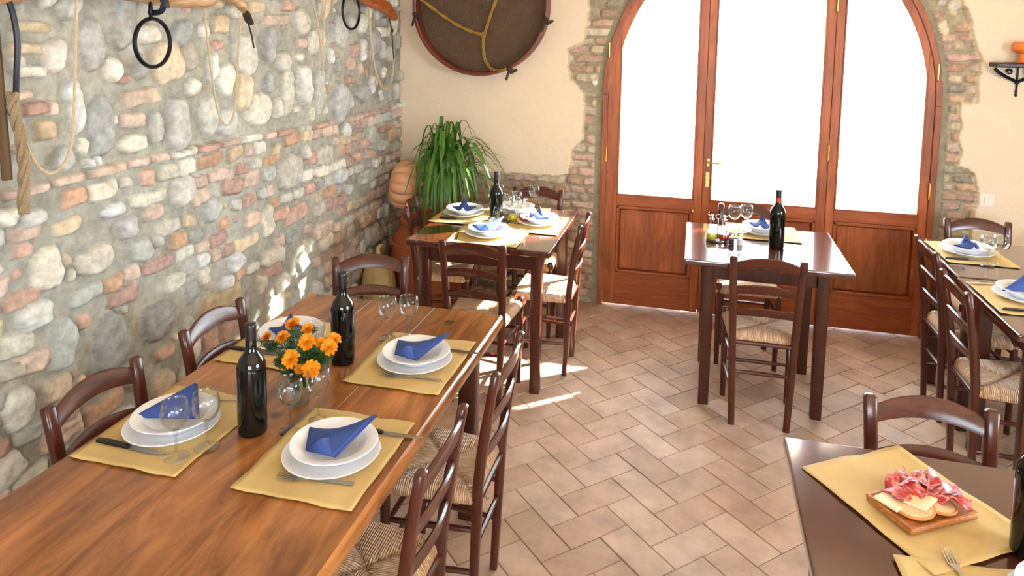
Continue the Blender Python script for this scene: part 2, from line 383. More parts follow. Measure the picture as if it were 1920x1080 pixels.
LEFT_STONES = [(1.902,1.742,0.052,0.061,2.3,1),(2.065,1.778,0.066,0.104,2.0,0),(1.987,1.57,0.037,0.1,2.5,4),(2.098,1.492,0.066,0.124,2.1,0),(1.935,1.394,0.048,0.045,2.3,0),(2.009,1.434,0.016,0.033,2.3,1),(2.022,1.372,0.016,0.022,2.2,4),(2.065,1.372,0.016,0.021,2.2,4),(2.288,1.578,0.103,0.035,7,2),(2.241,1.495,0.058,0.032,7,2),(2.232,1.405,0.071,0.034,3,1),(2.352,1.455,0.026,0.071,2.4,4),(2.478,1.453,0.068,0.123,2.6,4),(2.204,1.648,0.038,0.02,2.4,3),(2.143,1.681,0.037,0.05,2.4,1),(2.437,1.71,0.099,0.09,2.6,5),(2.553,1.728,0.045,0.069,2.4,1),(2.564,1.594,0.043,0.05,2.4,1),(2.678,1.457,0.06,0.096,2.5,4),(2.783,1.615,0.06,0.084,2.3,4),(2.787,1.426,0.076,0.07,2.3,4),(2.944,1.73,0.095,0.107,2.5,1),(2.938,1.56,0.07,0.098,2.4,5),(3.041,1.457,0.123,0.086,2.3,1),(3.131,1.766,0.05,0.1,2.3,0),(3.247,1.683,0.058,0.057,2.4,1),(3.292,1.524,0.065,0.144,2.1,1),(3.449,1.547,0.076,0.121,2.3,4),(3.617,1.5,0.071,0.138,2.1,0),(3.192,1.442,0.043,0.068,2.3,1),(3.427,1.776,0.053,0.031,4,2),(3.415,1.706,0.037,0.025,2.4,1),(3.441,1.889,0.091,0.074,2.4,1),(1.771,1.62,0.056,0.015,7,2),(1.83,1.576,0.042,0.022,7,3),(1.883,1.571,0.022,0.026,5,2),(2.318,1.816,0.061,0.041,2.5,1),(2.277,1.695,0.027,0.05,2.4,0),(3.035,1.945,0.077,0.028,5,5),(3.214,1.89,0.119,0.029,6,2),(3.303,1.963,0.06,0.03,5,3),(1.829,1.84,0.076,0.019,7,5),(1.826,1.769,0.076,0.019,7,5),(1.821,1.696,0.057,0.019,6,1),(1.768,1.724,0.027,0.025,6,1),(1.859,1.503,0.039,0.035,4,5),(3.866,1.424,0.099,0.134,2.2,0),(3.872,1.836,0.086,0.11,2.4,4),(4.042,1.722,0.064,0.049,7,3),(4.006,1.635,0.07,0.042,3,2),(3.977,1.545,0.049,0.023,5,3),(4.306,1.769,0.08,0.104,2.4,0),(4.47,1.839,0.102,0.039,6,1),(4.556,1.694,0.062,0.062,2.4,1),(4.149,1.45,0.112,0.051,2.4,0),(3.968,1.415,0.069,0.056,2.3,1),(2.525,1.827,0.063,0.055,2.4,0),(2.766,1.864,0.055,0.047,3,5),(2.751,1.77,0.04,0.023,5,3),(2.863,1.926,0.058,0.031,3,1),(3.306,1.101,0.127,0.091,2.6,1),(2.498,1.169,0.067,0.069,2.6,1),(2.186,1.265,0.026,0.022,2.2,1),(2.038,1.014,0.083,0.046,3,1),(2.19,1.091,0.049,0.047,2.6,4),(1.848,1.042,0.062,0.086,2.6,1),(1.793,0.9,0.072,0.044,3,4),(2.099,0.688,0.081,0.116,2.3,0),(2.338,0.675,0.096,0.087,2.5,0),(2.731,0.613,0.158,0.059,3,5),(1.881,0.772,0.056,0.101,2.5,0),(1.723,0.618,0.058,0.073,2.6,4),(3.683,1.131,0.092,0.065,2.5,1),(2.972,0.927,0.064,0.039,4,2),(2.131,1.173,0.062,0.026,3,4),(1.934,1.164,0.064,0.027,5,5),(1.752,1.134,0.036,0.026,4,3),(1.982,0.816,0.033,0.029,3,3),(2.68,1.041,0.061,0.06,2.5,0),(2.435,0.797,0.062,0.034,5,1),(2.266,0.982,0.06,0.046,2.6,0),(3.379,0.86,0.133,0.05,5,3),(3.86,0.972,0.08,0.049,2.5,4),(1.795,1.227,0.041,0.029,4,4),(1.722,1.245,0.035,0.033,3,1),(3.123,0.701,0.103,0.041,5,1),(2.842,0.761,0.06,0.046,3,4),(2.572,0.962,0.06,0.042,2.5,0),(3.662,0.696,0.11,0.047,4,2),(4.221,0.904,0.094,0.053,3,0),(4.298,0.491,0.122,0.073,3,1),(1.717,0.833,0.063,0.043,5,1),(1.703,0.752,0.044,0.021,6,1),(1.968,0.558,0.045,0.038,2.5,0),(2.356,0.398,0.074,0.056,2.6,5)]
def wall_left():
    us = np.concatenate([np.arange(-2.5, 1.1, .04), np.arange(1.1, YB+.04, .0062)]); vs = np.concatenate([np.arange(-.02, 2.2, .0062), np.arange(2.2, CEIL+.03, .03)])
    R = Relief(us, vs, 5, (168, 167, 154)); r = R.rng
    for u, v, a, b, n, c in LEFT_STONES: R.stone(u, v, a*.94, b*.94, n, c, (r.random()-.5)*.2, .030 if c in (0, 1, 4) else .022, force=True, warp=.8 if n < 4 else .5)
    # the thin ledge course
    y = -2.4
    while y < YB:
        l = r.uniform(.09, .2); R.stone(y+l/2, 1.318-.012*math.sin(y*2), l/2-.008, .017, 7, r.choice([2, 3, 2, 1]), .0, .03, tol=.3, warp=.4); y += l
    # big stones in both zones
    for _ in range(1500):
        u = r.uniform(-2.4, 4.75); v = r.uniform(1.38, 2.6); a = r.uniform(.022, .058); b = a*r.uniform(1.3, 2.8)
        R.stone(u, v, a, b, r.choice([2, 2.3, 2.6]), r.choice([0, 0, 1, 1, 4, 1, 5]), r.uniform(-.35, .35), .028, tol=0.03)
    for _ in range(260):
        u = r.uniform(-2.4, 4.75); v = r.uniform(.02, 1.26); a = r.uniform(.028, .07); b = a*r.uniform(.7, 1.4)
        R.stone(u, v, a, b, r.choice([2.3, 2.6, 3]), r.choice([0, 1, 1, 4, 5]), r.uniform(-.4, .4), .028, tol=0.0)
    # brick courses
    z = 1.265
    while z > -.02:
        hh = r.uniform(.060, .094); y = -2.5+r.random()*.1
        while y < YB:
            l = r.choice([r.uniform(.07, .13), r.uniform(.12, .20)])
            R.stone(y+l/2, z+.006*math.sin(3*y+z*9), l/2-.006, hh/2-.005, r.choice([4, 5, 6]), r.choice([2, 2, 2, 3, 3, 1, 0, 5, 6, 4, 1]), r.uniform(-.03, .03), .018, tol=.16, warp=.7); y += l
        z -= hh
    for _ in range(900):
        u = r.uniform(-2.4, 4.75); v = r.uniform(.02, 2.2) ; a = r.uniform(.010, .028); b = a*r.uniform(.6, 1.8)
        R.stone(u, v, a, b, r.choice([2.2, 3, 5]), r.choice([0, 1, 2, 3, 4, 1, 5]), r.uniform(-.5, .5), .016, tol=0.0, warp=.7)
    o = R.mesh('wall_left', lambda U, V, H: np.stack([XL+H, U, V], -1), M['stone']); tag(o, 'rustic wall of field stones and pale bricks set in grey mortar', 'wall', kind='structure')
wall_left()

CX = .417
def arch(a, b, z0=1.45):
    def f(x):
        t = 1-((x-CX)/a)**2
        return z0+b*math.sqrt(max(t, 0))
    return f
A_IN = arch(.936, 1.07)
PL_L = [(-2.2, .872), (-1.46, .872), (-.837, .882), (-.811, 1.043), (-.74, 1.139), (-.73, 1.449), (-.842, 1.536), (-.865, 1.745), (-.76, 1.79), (-.731, 1.897), (-.718, 2.074), (-.70, 2.30), (-.52, 2.62), (-.3, 2.85), (-.2, 3.1), (-2.2, 3.1)]
PL_R = [(2.6, -.1), (1.63, -.1), (1.60, .3), (1.646, .679), (1.655, .877), (1.633, 1.064), (1.55, 1.098), (1.54, 1.453), (1.625, 1.488), (1.626, 1.742), (1.565, 1.897), (1.50, 2.085), (1.50, 2.3), (1.34, 2.62), (1.12, 2.85), (1.05, 3.1), (3.6, 3.1), (3.6, -.1)]
def inpoly(U, V, P):
    r = np.zeros(U.shape, bool); n = len(P)
    for i in range(n):
        x1, y1 = P[i]; x2, y2 = P[(i+1) % n]
        if y1 == y2: continue
        c = ((y1 > V) != (y2 > V)) & (U < (x2-x1)*(V-y1)/(y2-y1)+x1); r ^= c
    return r
def wall_back():
    us = np.concatenate([np.arange(-2.08, 2.3, .0068), np.arange(2.3, 3.52, .04)]); vs = np.concatenate([np.arange(-.02, 2.2, .0068), np.arange(2.2, CEIL+.03, .02)])
    R = Relief(us, vs, 31, (166, 154, 128)); r = R.rng; U, V = R.U, R.V
    ju = .03*vnoise(U, V, .09, 3)+.012*vnoise(U, V, .03, 4); jv = .03*vnoise(U, V, .09, 6)+.012*vnoise(U, V, .03, 7)
    pl = inpoly(U+ju, V+jv, PL_L) | inpoly(U+ju, V+jv, PL_R)
    edge = np.abs((U-CX)); ex = (edge < 1.055) & (V < 1.62)
    ell = ((U-CX)/1.055)**2+((V-1.45)/1.21)**2
    collar = ((edge < 1.065) & (V < 1.45)) | ((ell < 1) & (V >= 1.45))
    mask = ~pl & ~collar
    z = 2.9
    for _ in range(120):
        a = r.uniform(.02, .05); R.stone(r.uniform(-1, 2), r.uniform(.9, 2.5), a, a*r.uniform(.6, 1.1), 2.4, r.choice([0, 1, 5, 7]), r.uniform(-.4, .4), .014, tol=.25, mask=mask)
    while z > -.02:
        hh = r.uniform(.052, .068); x = -2.08+r.random()*.1
        while x < 2.2:
            l = r.uniform(.10, .24) if z > .1 else .2
            R.stone(x+l/2, z, l/2-.008, hh/2-.006, 5, r.choice([2, 3, 6, 6, 5, 7, 3]), r.uniform(-.04, .04), .014, tol=.14, mask=mask, warp=.6); x += l
        z -= hh
    H, C = R.H, R.C
    H[collar] = .004+.2*H[collar]; C[collar] = np.array(lin((150, 142, 118)))
    pc = np.array(lin((226, 208, 180)))[None, :]
    k = 1+.05*vnoise(U, V, .5, 77)+.03*vnoise(U, V, .08, 78)
    H[pl] = .034+.0015*vnoise(U, V, .05, 9)[pl]; C[pl] = pc*k[pl][:, None]
    R.A[pl] = .08
    # crumbled lip along the plaster edge
    e = np.zeros_like(pl)
    for dx, dy in ((2, 0), (-2, 0), (0, 2), (0, -2)): e |= np.roll(pl, (dx, dy), (0, 1)) & ~pl
    H[e & ~collar] = .016; C[e & ~collar] = np.array(lin((206, 186, 150)))
    def keep(U, V): return ~(((np.abs(U-CX) < 1.0) & (V < 1.45)) | ((((U-CX)/1.0)**2+((V-1.45)/1.15)**2 < 1) & (V >= 1.45)))
    o = R.mesh('wall_back', lambda U, V, H: np.stack([U, YB+.012-H, V], -1), M['stone'], keep)
    # wind faces towards the room
    tag(o, 'cream plastered end wall with exposed brick around the arched door', 'wall', kind='structure')
    b = MB()   # masonry behind the surface, round the opening
    def strip(x0, x1, zlo, zhi, n=24):
        xs = [x0+(x1-x0)*i/n for i in range(n+1)]
        for i in range(n):
            xa, xb = xs[i], xs[i+1]; ya, yb2 = YB+.035, YB+.32
            vs = [(xa, ya, zlo(xa)), (xb, ya, zlo(xb)), (xb, ya, zhi), (xa, ya, zhi), (xa, yb2, zlo(xa)), (xb, yb2, zlo(xb)), (xb, yb2, zhi), (xa, yb2, zhi)]
            b.add(vs, [(0,1,2,3),(7,6,5,4),(0,4,5,1),(1,5,6,2),(2,6,7,3),(3,7,4,0)])
    top = arch(1.0, 1.15)
    strip(-2.2, CX-1.0, lambda x: -.02, CEIL, 1); strip(CX+1.0, 3.6, lambda x: -.02, CEIL, 1); strip(CX-1.0, CX+1.0, top, CEIL, 40)
    tag(b.build('wall_outer', M['plaster']), 'outer masonry of the end wall', 'wall', kind='structure')
wall_back()

def room():
    b = MB(); X1, Y0 = 3.46, -2.5
    # right wall with one window opening
    for (y0, y1, z0, z1) in ((Y0, .2, 0, CEIL), (2.0, YB+.05, 0, CEIL), (.2, 2.0, 0, .9), (.2, 2.0, 2.2, CEIL)):
        b.box((X1+.1, (y0+y1)/2, (z0+z1)/2), (.2, y1-y0, z1-z0))
    tag(b.build('wall_right', M['plaster']), 'plain cream plaster side wall', 'wall', kind='structure')
    b = MB()
    for (x0, x1, z0, z1) in ((XL-.1, -.6, 0, CEIL), (1.8, X1, 0, CEIL), (-.6, 1.8, 0, .9), (-.6, 1.8, 2.25, CEIL)):
        b.box(((x0+x1)/2, Y0-.1, (z0+z1)/2), (x1-x0, .2, z1-z0))
    tag(b.build('wall_front', M['plaster']), 'plain cream plaster wall behind the viewer', 'wall', kind='structure')
    b = MB(); b.box(((XL+X1)/2, (Y0+YB)/2+.05, CEIL+.05), (X1-XL+.6, YB-Y0+.7, .1))
    tag(b.build('ceiling', M['plaster']), 'plain plaster ceiling', 'ceiling', kind='structure')
    for nm, c, hv in (('window_1', (X1+.12, 1.1, 1.55), 'y'), ('window_2', (.6, Y0-.12, 1.575), 'x')):
        b = MB(); L_, Hh = (1.8, 1.3) if hv == 'y' else (2.4, 1.35)
        for t in (-L_/2+.03, 0, L_/2-.03): b.box((c[0]+(t if hv == 'x' else 0), c[1]+(t if hv == 'y' else 0), c[2]), (.06, .06, Hh))
        for t in (-Hh/2+.03, Hh/2-.03): b.box((c[0], c[1], c[2]+t), (L_ if hv == 'x' else .055, L_ if hv == 'y' else .055, .06))
        tag(b.build(nm, M['door_x']), 'wooden window frame outside the picture', 'window', kind='structure')
    b = MB(); b.box((XL-.1, (Y0+YB)/2, CEIL/2), (.1, YB-Y0+.5, CEIL))
    tag(b.build('wall_left_core', M['plaster']), 'masonry core of the stone wall', 'wall', kind='structure')
    b = MB(); b.box((2, 14.9, -.06), (40, 20, .08))
    tag(b.build('ground', M['ground']), 'pale sunlit gravel outside the glass door', 'ground', kind='structure')
room()
def tree():  # added out of view to block direct sun from the stone wall
    t = empty('sun_shade_tree', (3.97, 8.35, 0)); tag(t, 'unseen leafy tree added outside to keep sun off the stone wall', 'tree')
    r = random.Random(2); b = MB(); b.tube(sm([(0, 0, 0), (.05, .02, 1.5), (-.04, 0, 3.0), (.02, -.05, 4.9)], 4), [.16-.006*i for i in range(13)], 12); b.build('trunk', M['dark_strip'], t, smooth=True)
    b = MB(); n, m_ = 48, 26; secs = []
    for i in range(m_+1):
        th = PI*i/m_; secs.append([(1.5*math.sin(th)*math.cos(2*PI*j/n)*(1+.04*math.sin(7*j+5*th)), -.15+.95*math.sin(th)*math.sin(2*PI*j/n)*(1+.04*math.sin(5*j+9*th)), 5.48-.80*math.cos(th)*(1+.03*math.sin(3*j+i))) for j in range(n)])
    b.loft(secs)
    for _ in range(1500):
        th, ph = math.acos(r.uniform(-1, 1)), r.uniform(0, 2*PI); k = r.uniform(.97, 1.08); c = Vector((1.5*k*math.sin(th)*math.cos(ph), -.15+.95*k*math.sin(th)*math.sin(ph), 5.48+.8*k*math.cos(th)))
        u = Vector((r.uniform(-1, 1), r.uniform(-1, 1), r.uniform(-1, 1))).normalized()*.05; v = u.orthogonal().normalized()*.028; b.add([c-u, c-v, c+u, c+v], [(0, 1, 2, 3)])
    b.build('crown', M['leafd'], t)
tree()

def floor():
    r = random.Random(3); W = .130; g = .0012; b = MB(); cols = []
    c45 = math.cos(PI/4); X0, X1, Y0, Y1 = XL-.05, 3.5, -2.55, YB+.10
    def tile(u0, v0, u1, v1):
        cu, cv = (u0+u1)/2*W, (v0+v1)/2*W; x = cu*c45-cv*c45; y = cu*c45+cv*c45
        if not (X0-.15 < x < X1+.1 and Y0-.1 < y < Y1+.02): return
        hu, hv = (u1-u0)*W/2-g, (v1-v0)*W/2-g; k = .0022; dz = r.uniform(-.0012, .0012); t1, t2 = r.uniform(-.003, .003), r.uniform(-.003, .003)
        vs = []
        for (s, z) in ((0, -.004), (k, 0)):
            for (a, d) in ((-1, -1), (1, -1), (1, 1), (-1, 1)):
                uu, vv = cu+a*(hu-s), cv+d*(hv-s)
                vs.append((uu*c45-vv*c45, uu*c45+vv*c45, z+dz+(t1*a*hu+t2*d*hv if s else 0)))
        b.add(vs, [(4,5,6,7),(0,1,5,4),(1,2,6,5),(2,3,7,6),(3,0,4,7)])
        base = r.choice([(188,160,138), (182,152,130), (192,166,146), (178,148,124), (186,158,138)])
        k2 = r.uniform(.93, 1.05); cols.append(tuple(c*k2 for c in lin(base)))
    for i in range(-50, 70):
        for j in range(-50, 70):
            if (i-j) % 4 == 0: tile(i, j, i+2, j+1)
            if (i-j) % 4 == 3: tile(i, j, i+1, j+2)
    o = b.build('floor', attr_mat('terracotta_tile', rough=.5, mott=.30, mscale=5, bump=.25, bscale=30, spec=.22))
    at = o.data.color_attributes.new('Col', 'FLOAT_COLOR', 'POINT'); arr = np.ones((len(cols)*8, 4), np.float32)
    arr[:, :3] = np.repeat(np.array(cols), 8, axis=0); at.data.foreach_set('color', arr.ravel())
    tag(o, 'terracotta brick floor laid in herringbone', 'floor', kind='structure')
    q = MB(); q.box(((X0+X1)/2, (Y0+Y1)/2, -.03), (X1-X0+.1, Y1-Y0, .05)); tag(q.build('floor_mortar', plain('floor_mortar', (128, 100, 78), .9, bump=.4)), 'mortar bed between the floor bricks', 'floor', kind='structure')
floor()

# ---------------------------------------------------------------- arched door
def door():
    root = empty('door_1', (0, 0, 0)); tag(root, 'three-leaf arched wooden door with large bright glass panes', 'door', kind='structure')
    y0, y1 = YB-.012, YB+.048
    def strip(b, xa, xb, lo, hi, ya, yb, n=1):
        xs = [xa+(xb-xa)*i/n for i in range(n+1)]; secs = []
        for x in xs:
            a, c = (lo(x) if callable(lo) else lo), (hi(x) if callable(hi) else hi)
            c = max(c, a+.0005); secs.append([(x, ya, a), (x, yb, a), (x, yb, c), (x, ya, c)])
        b.loft(secs)
    # outer frame
    
    b = MB(); b.box((CX-1.0, (y0+y1)/2, .725), (.036, .075, 1.45)); b.box((CX+1.0, (y0+y1)/2, .725), (.036, .075, 1.45))
    ring = []
    for i in range(61):
        t = PI*i/60; c, s = math.cos(t), math.sin(t)
        ring.append([(CX+1.018*c, y0-.006, 1.45+1.168*s), (CX+1.018*c, y1+.01, 1.45+1.168*s), (CX+.982*c, y1+.01, 1.45+1.132*s), (CX+.982*c, y0-.006, 1.45+1.132*s)])
    b.loft(ring); b.build('door_frame', M['door'], root, bevel=.004)
    leaves = [('door_leaf', CX-.98, .066, -.487, .014), ('door_leaf', .068, .820, .117, .769), ('door_leaf', .822, CX+.98, .871, 1.35)]
    lo = arch(.979, 1.129)
    for k, (nm, xa, xb, g0, g1) in enumerate(leaves):
        zb = .012; b = MB(); n = 30
        strip(b, xa, g0, zb, lo, y0, y1, 12); strip(b, g1, xb, zb, lo, y0, y1, 12)
        def inn(x): return A_IN(x)
        strip(b, g0, g1, inn, lo, y0, y1, n)
        leaf = b.build(nm, M['door'], root, bevel=.003)
        for (za, zc) in ((zb, .235), (.70, .772)):
            b = MB(); strip(b, g0-.0005, g1+.0005, za, zc, y0+.001, y1-.001); b.build('rail', M['door_x'], leaf, bevel=.003)
        # bolection frame and raised panel
        b = MB(); pw = .022
        for (a, c, d, e) in ((g0, .235, g1, .257), (g0, .678, g1, .70), (g0, .235, g0+pw, .70), (g1-pw, .235, g1, .70)):
            b.box(((a+d)/2, y0+.004, (c+e)/2), (d-a, .022, e-c))
        b.build('moulding', M['door_x'], leaf, bevel=.006)
        b = MB(); xm, zm = (g0+g1)/2, .4675; hw, hz = (g1-g0)/2-.004, .228
        secs = []
        for (ins, yy) in ((0, y0+.030), (.020, y0+.026), (.026, y0+.016)):
            secs.append([(xm-hw+ins, yy, zm-hz+ins), (xm+hw-ins, yy, zm-hz+ins), (xm+hw-ins, yy, zm+hz-ins), (xm-hw+ins, yy, zm+hz-ins)])
        secs.insert(0, [(p[0], y1-.01, p[2]) for p in secs[0]])
        b.loft(secs); b.build('panel', M['door'], leaf)
        b = MB(); strip(b, g0, g1, .770, inn, y0+.024, y0+.030, n); b.build('glass_pane', M['pane'], leaf)
        # glazing bead
        b = MB(); bw = .010
        b.box(((g0+g1)/2, y0+.006, .777), (g1-g0, .02, bw)); b.box((g0+bw/2, y0+.006, (.77+inn(g0+.01))/2), (bw, .02, inn(g0+.01)-.77)); b.box((g1-bw/2, y0+.006, (.77+inn(g1-.01))/2), (bw, .02, inn(g1-.01)-.77))
        b.build('glazing_bead', M['door'], leaf, bevel=.002)
        if k == 1:
            for xs in (.067, .821):
                b = MB(); b.box((xs, y1+.008, 1.21), (.03, .014, 2.40)); b.build('meeting_strip', M['door'], leaf)
        hx = {0: [(xa-.002, 1.745), (xa-.002, 1.045), (xa-.002, .33)], 1: [], 2: [(xa-.002, 2.06), (xa-.002, 1.135), (xa-.002, .40), (xb+.002, 1.655), (xb+.002, .93), (xb+.002, .33)]}[k]
        for (x, z) in hx:
            b = MB(); b.tube([(x, y0-.010, z-.048), (x, y0-.010, z+.048)], .007, 10); b.tube([(x, y0-.010, z+.048), (x, y0-.010, z+.056)], [.008, .003], 8); b.tube([(x, y0-.010, z-.056), (x, y0-.010, z-.048)], [.003, .008], 8)
            b.build('hinge', M['brass'], leaf, smooth=True)
        if k == 1:
            b = MB(); b.box((.098, y0-.004, 1.03), (.018, .008, .05)); b.box((.098, y0-.004, .915), (.022, .008, .10)); b.tube([(.098, y0, 1.035), (.098, y0-.045, 1.035), (.105, y0-.05, 1.035), (.185, y0-.05, 1.032)], .0065, 10)
            b.ring((.098, y0-.006, .93), .012, .004, 16, 6, ax=(0, 1, 0))
            b.build('handle', M['brass'], leaf, smooth=True)
door()
b = MB(); b.box((1.708, YB-.020, .90), (.078, .010, .078)); b.box((1.708, YB-.026, .90), (.03, .006, .045)); tag(b.build('light_switch', M['white'], bevel=.002), 'small white light switch plate on the plaster right of the door', 'switch')

# ---------------------------------------------------------------- chairs
def rrect(cx, cy, z, w, d, c=.3):
    "rounded rectangle section"
    k = min(w, d)*c; x, y = w/2, d/2; pts = []
    for (sx, sy, a0) in ((1, 1, 0), (-1, 1, 90), (-1, -1, 180), (1, -1, 270)):
        for a in (0, 45, 90):
            t = math.radians(a0+a); pts.append((cx+sx*(x-k)+k*math.cos(t), cy+sy*(y-k)+k*math.sin(t), z))
    return pts
def px_(z): return .124+.028*(z/.84)           # half distance between back posts at height z
def py_(z): return -.140-.018*min(z, .46)/.46-(.055*((z-.46)/.38)**1.25 if z > .46 else 0)
def make_chair():
    t = empty('dining_chair')
    for s in (-1, 1):
        b = MB(); secs = []
        for i in range(15):
            z = .84*i/14; w_ = .030+.005*min(z/.4, 1); d_ = .026+.006*min(z/.46, 1)-(.006 if z > .7 else 0)
            secs.append(rrect(s*px_(z), py_(z), z, w_, d_))
        secs.append(rrect(s*px_(.845), py_(.845), .846, .022, .014)); b.loft(secs)
        b.build('back_post', M['chair'], t, smooth=True, angle=50)
        b = MB(); b.loft([rrect(s*(.155+.004*(z/.46)), .138, z, .026+.006*min(1, z/.3), .026+.006*min(1, z/.3), .42) for z in (0, .1, .2, .3, .4, .455, .468)]+[rrect(s*.159, .138, .473, .02, .02, .4)])
        b.build('front_leg', M['chair'], t, smooth=True, angle=50)
    for (z0, hm, he, ar) in ((.765, .062, .048, .026), (.655, .046, .040, .018), (.548, .042, .036, .014)):
        secs = []; n = 14
        for i in range(n+1):
            u = -1+2*i/n; zc = z0+ar*(1-u*u); x = u*px_(z0); h = he+(hm-he)*(1-u*u); y = py_(z0+h/2)-.024*(1-u*u)
            th = .013; sl = (py_(z0+h)-py_(z0)); e = .004
            secs.append([(x, y-th/2-sl/2, zc+e), (x, y-th/2+sl/2, zc+h-e), (x, y+sl/2, zc+h), (x, y+th/2+sl/2, zc+h-e), (x, y+th/2-sl/2, zc+e), (x, y-sl/2, zc)])
        b = MB(); b.loft(secs); b.build('back_slat', M['chair_x'], t, smooth=True, angle=60)
    # rush seat: pillowed top with four triangles meeting on the diagonals, wrapped over the rails
    n = 26; vs = []; fs = []; uvs = []
    def corner(u, v):
        hw = .150+.022*(v+1)/2; return u*hw, v*.150
    def top(u, v):
        a, c = abs(u), abs(v); m = max(a, c); dia = abs(a-c)
        z = .462-.012*math.exp(-(dia/.07)**2)+.004*(m**3) - .006*(1-m)
        e = max(0, (m-.86)/.14); z -= .022*e*e
        return z
    N = n+1
    for j in range(N):
        for i in range(N):
            u = -1+2*i/n; v = -1+2*j/n; x, y = corner(u, v); vs.append((x, y, top(u, v)))
    for j in range(n):
        for i in range(n):
            fs.append((j*N+i, j*N+i+1, (j+1)*N+i+1, (j+1)*N+i))
            u = -1+2*(i+.5)/n; v = -1+2*(j+.5)/n; horiz = abs(v) >= abs(u)
            uvs.append([((x if horiz else y), (y if horiz else x)) for (x, y) in [corner(-1+2*a/n, -1+2*c/n) for (a, c) in ((i, j), (i+1, j), (i+1, j+1), (i, j+1))]])
    per = [(i, 0) for i in range(n)]+[(n, j) for j in range(n)]+[(i, n) for i in range(n, 0, -1)]+[(0, j) for j in range(n, 0, -1)]
    rings = []
    for (off, z) in ((.004, .428), (.0, .414), (-.03, .410)):
        row = []
        for (i, j) in per:
            u = -1+2*i/n; v = -1+2*j/n; x, y = corner(u, v); L_ = max(abs(u), abs(v))
            row.append(len(vs)); k = 1+off/.15; vs.append((x*k, y*k, z))
        rings.append(row)
    prev = [j*N+i for (i, j) in per]
    for row in rings:
        for q in range(len(per)):
            q2 = (q+1) % len(per); fs.append((prev[q2], prev[q], row[q], row[q2]))
            i, j = per[q]; u = -1+2*i/n; v = -1+2*j/n; x, y = corner(u, v); hz = abs(v) >= abs(u)
            a = x if hz else y; i2, j2 = per[q2]; x2, y2 = corner(-1+2*i2/n, -1+2*j2/n); a2 = x2 if hz else y2
            uvs.append([(a2, 0), (a, 0), (a, .03), (a2, .03)])
        prev = row
    fs.append(tuple(reversed(rings[-1]))); uvs.append([(0, 0)]*len(per))
    b = MB(); b.add(vs, fs); o = b.build('rush_seat', M['straw'], t, smooth=True, angle=180)
    ul = o.data.uv_layers.new(name='UVMap'); flat = [c for q in uvs for p in q for c in p]
    if len(flat) == len(o.data.loops)*2: ul.data.foreach_set('uv', flat)
    b = MB()
    b.tube([(-.157, .138, .418), (.157, .138, .418)], .011, 8); b.tube([(-.138, -.158, .418), (.138, -.158, .418)], .011, 8)
    for s in (-1, 1): b.tube([(s*.157, .138, .418), (s*.139, -.158, .418)], .011, 8)
    b.build('seat_rail', M['chair'], t, smooth=True)
    for (p, q) in (((-.156, .138, .30), (.156, .138, .30)), ((-.156, .138, .20), (.156, .138, .20)), ((-.130, -.150, .27), (.130, -.150, .27))):
        b = MB(); m_ = (Vector(p)+Vector(q))/2; b.tube([p, m_, q], [.008, .0105, .008], 8); b.build('stretcher', M['chair_x'], t, smooth=True)
    for s in (-1, 1):
        for z in (.32, .18):
            b = MB(); p, q = (s*.156, .138, z), (s*.130, -.150, z); m_ = (Vector(p)+Vector(q))/2
            b.tube([p, m_, q], [.008, .0105, .008], 8); b.build('stretcher', M['chair'], t, smooth=True)
    return t
CH = Proto(make_chair())
def chair(x, y, deg, label, group): CH.put((x, y, 0), math.radians(deg), label, 'chair', group)
# deg 0 faces the far wall (+Y); 90 faces the stone wall (-X); -90 faces right; 180 faces the viewer
LT, CT, DT, RT = 'chairs at the long honey table', 'chairs at the sunlit corner table', 'chairs at the table by the door', 'chairs at the dark tables on the right'
chair(-.785, 1.600, 90, 'rush-seated wooden chair nearest the viewer on the room side of the long table', LT)
chair(-.750, 2.105, 90, 'rush-seated wooden chair on the room side near the long table\'s far end', LT)
chair(-1.405, 1.590, -90, 'wooden chair between stone wall and long table, nearest the viewer', LT)
chair(-1.400, 2.100, -90, 'second wooden chair along the stone wall, beside the white bowls', LT)
chair(-1.295, 2.650, 200, 'wooden chair at the far head of the long table, turned slightly askew', LT)
chair(-1.005, 3.400, 0, 'wooden chair with its back to the viewer at the corner table', CT)
chair(-1.40, 3.94, -78, 'sunlit wooden chair beside the pumpkins at the corner table', CT)
chair(-.770, 3.810, 90, 'rush-seated chair on the room side of the corner table', CT)
chair(-.965, 4.270, 180, 'wooden chair behind the corner table, against the end wall', CT)
chair(.353, 3.570, 0, 'rush-seated chair with its back to the viewer at the table before the door', DT)
chair(.330, 4.210, 180, 'rush-seated chair between the square table and the glass door', DT)
chair(1.300, 3.290, -90, 'ladder-back chair at the near half of the right-hand dark tables', RT)
chair(1.350, 3.860, -90, 'ladder-back chair at the right-hand dark tables, nearest the door', RT)
chair(1.560, 4.250, 180, 'wooden chair at the far head of the dark tables, against cream plaster', RT)
chair(2.02, 3.86, 90, 'rush-seated chair across the dark table, nearest the far wall', RT)
chair(2.00, 3.26, 90, 'rush-seated chair across the dark tables at the picture\'s right edge', RT)
chair(.665, 1.915, 180, 'wooden chair behind the table that holds the ham board', 'chair at the near right table')

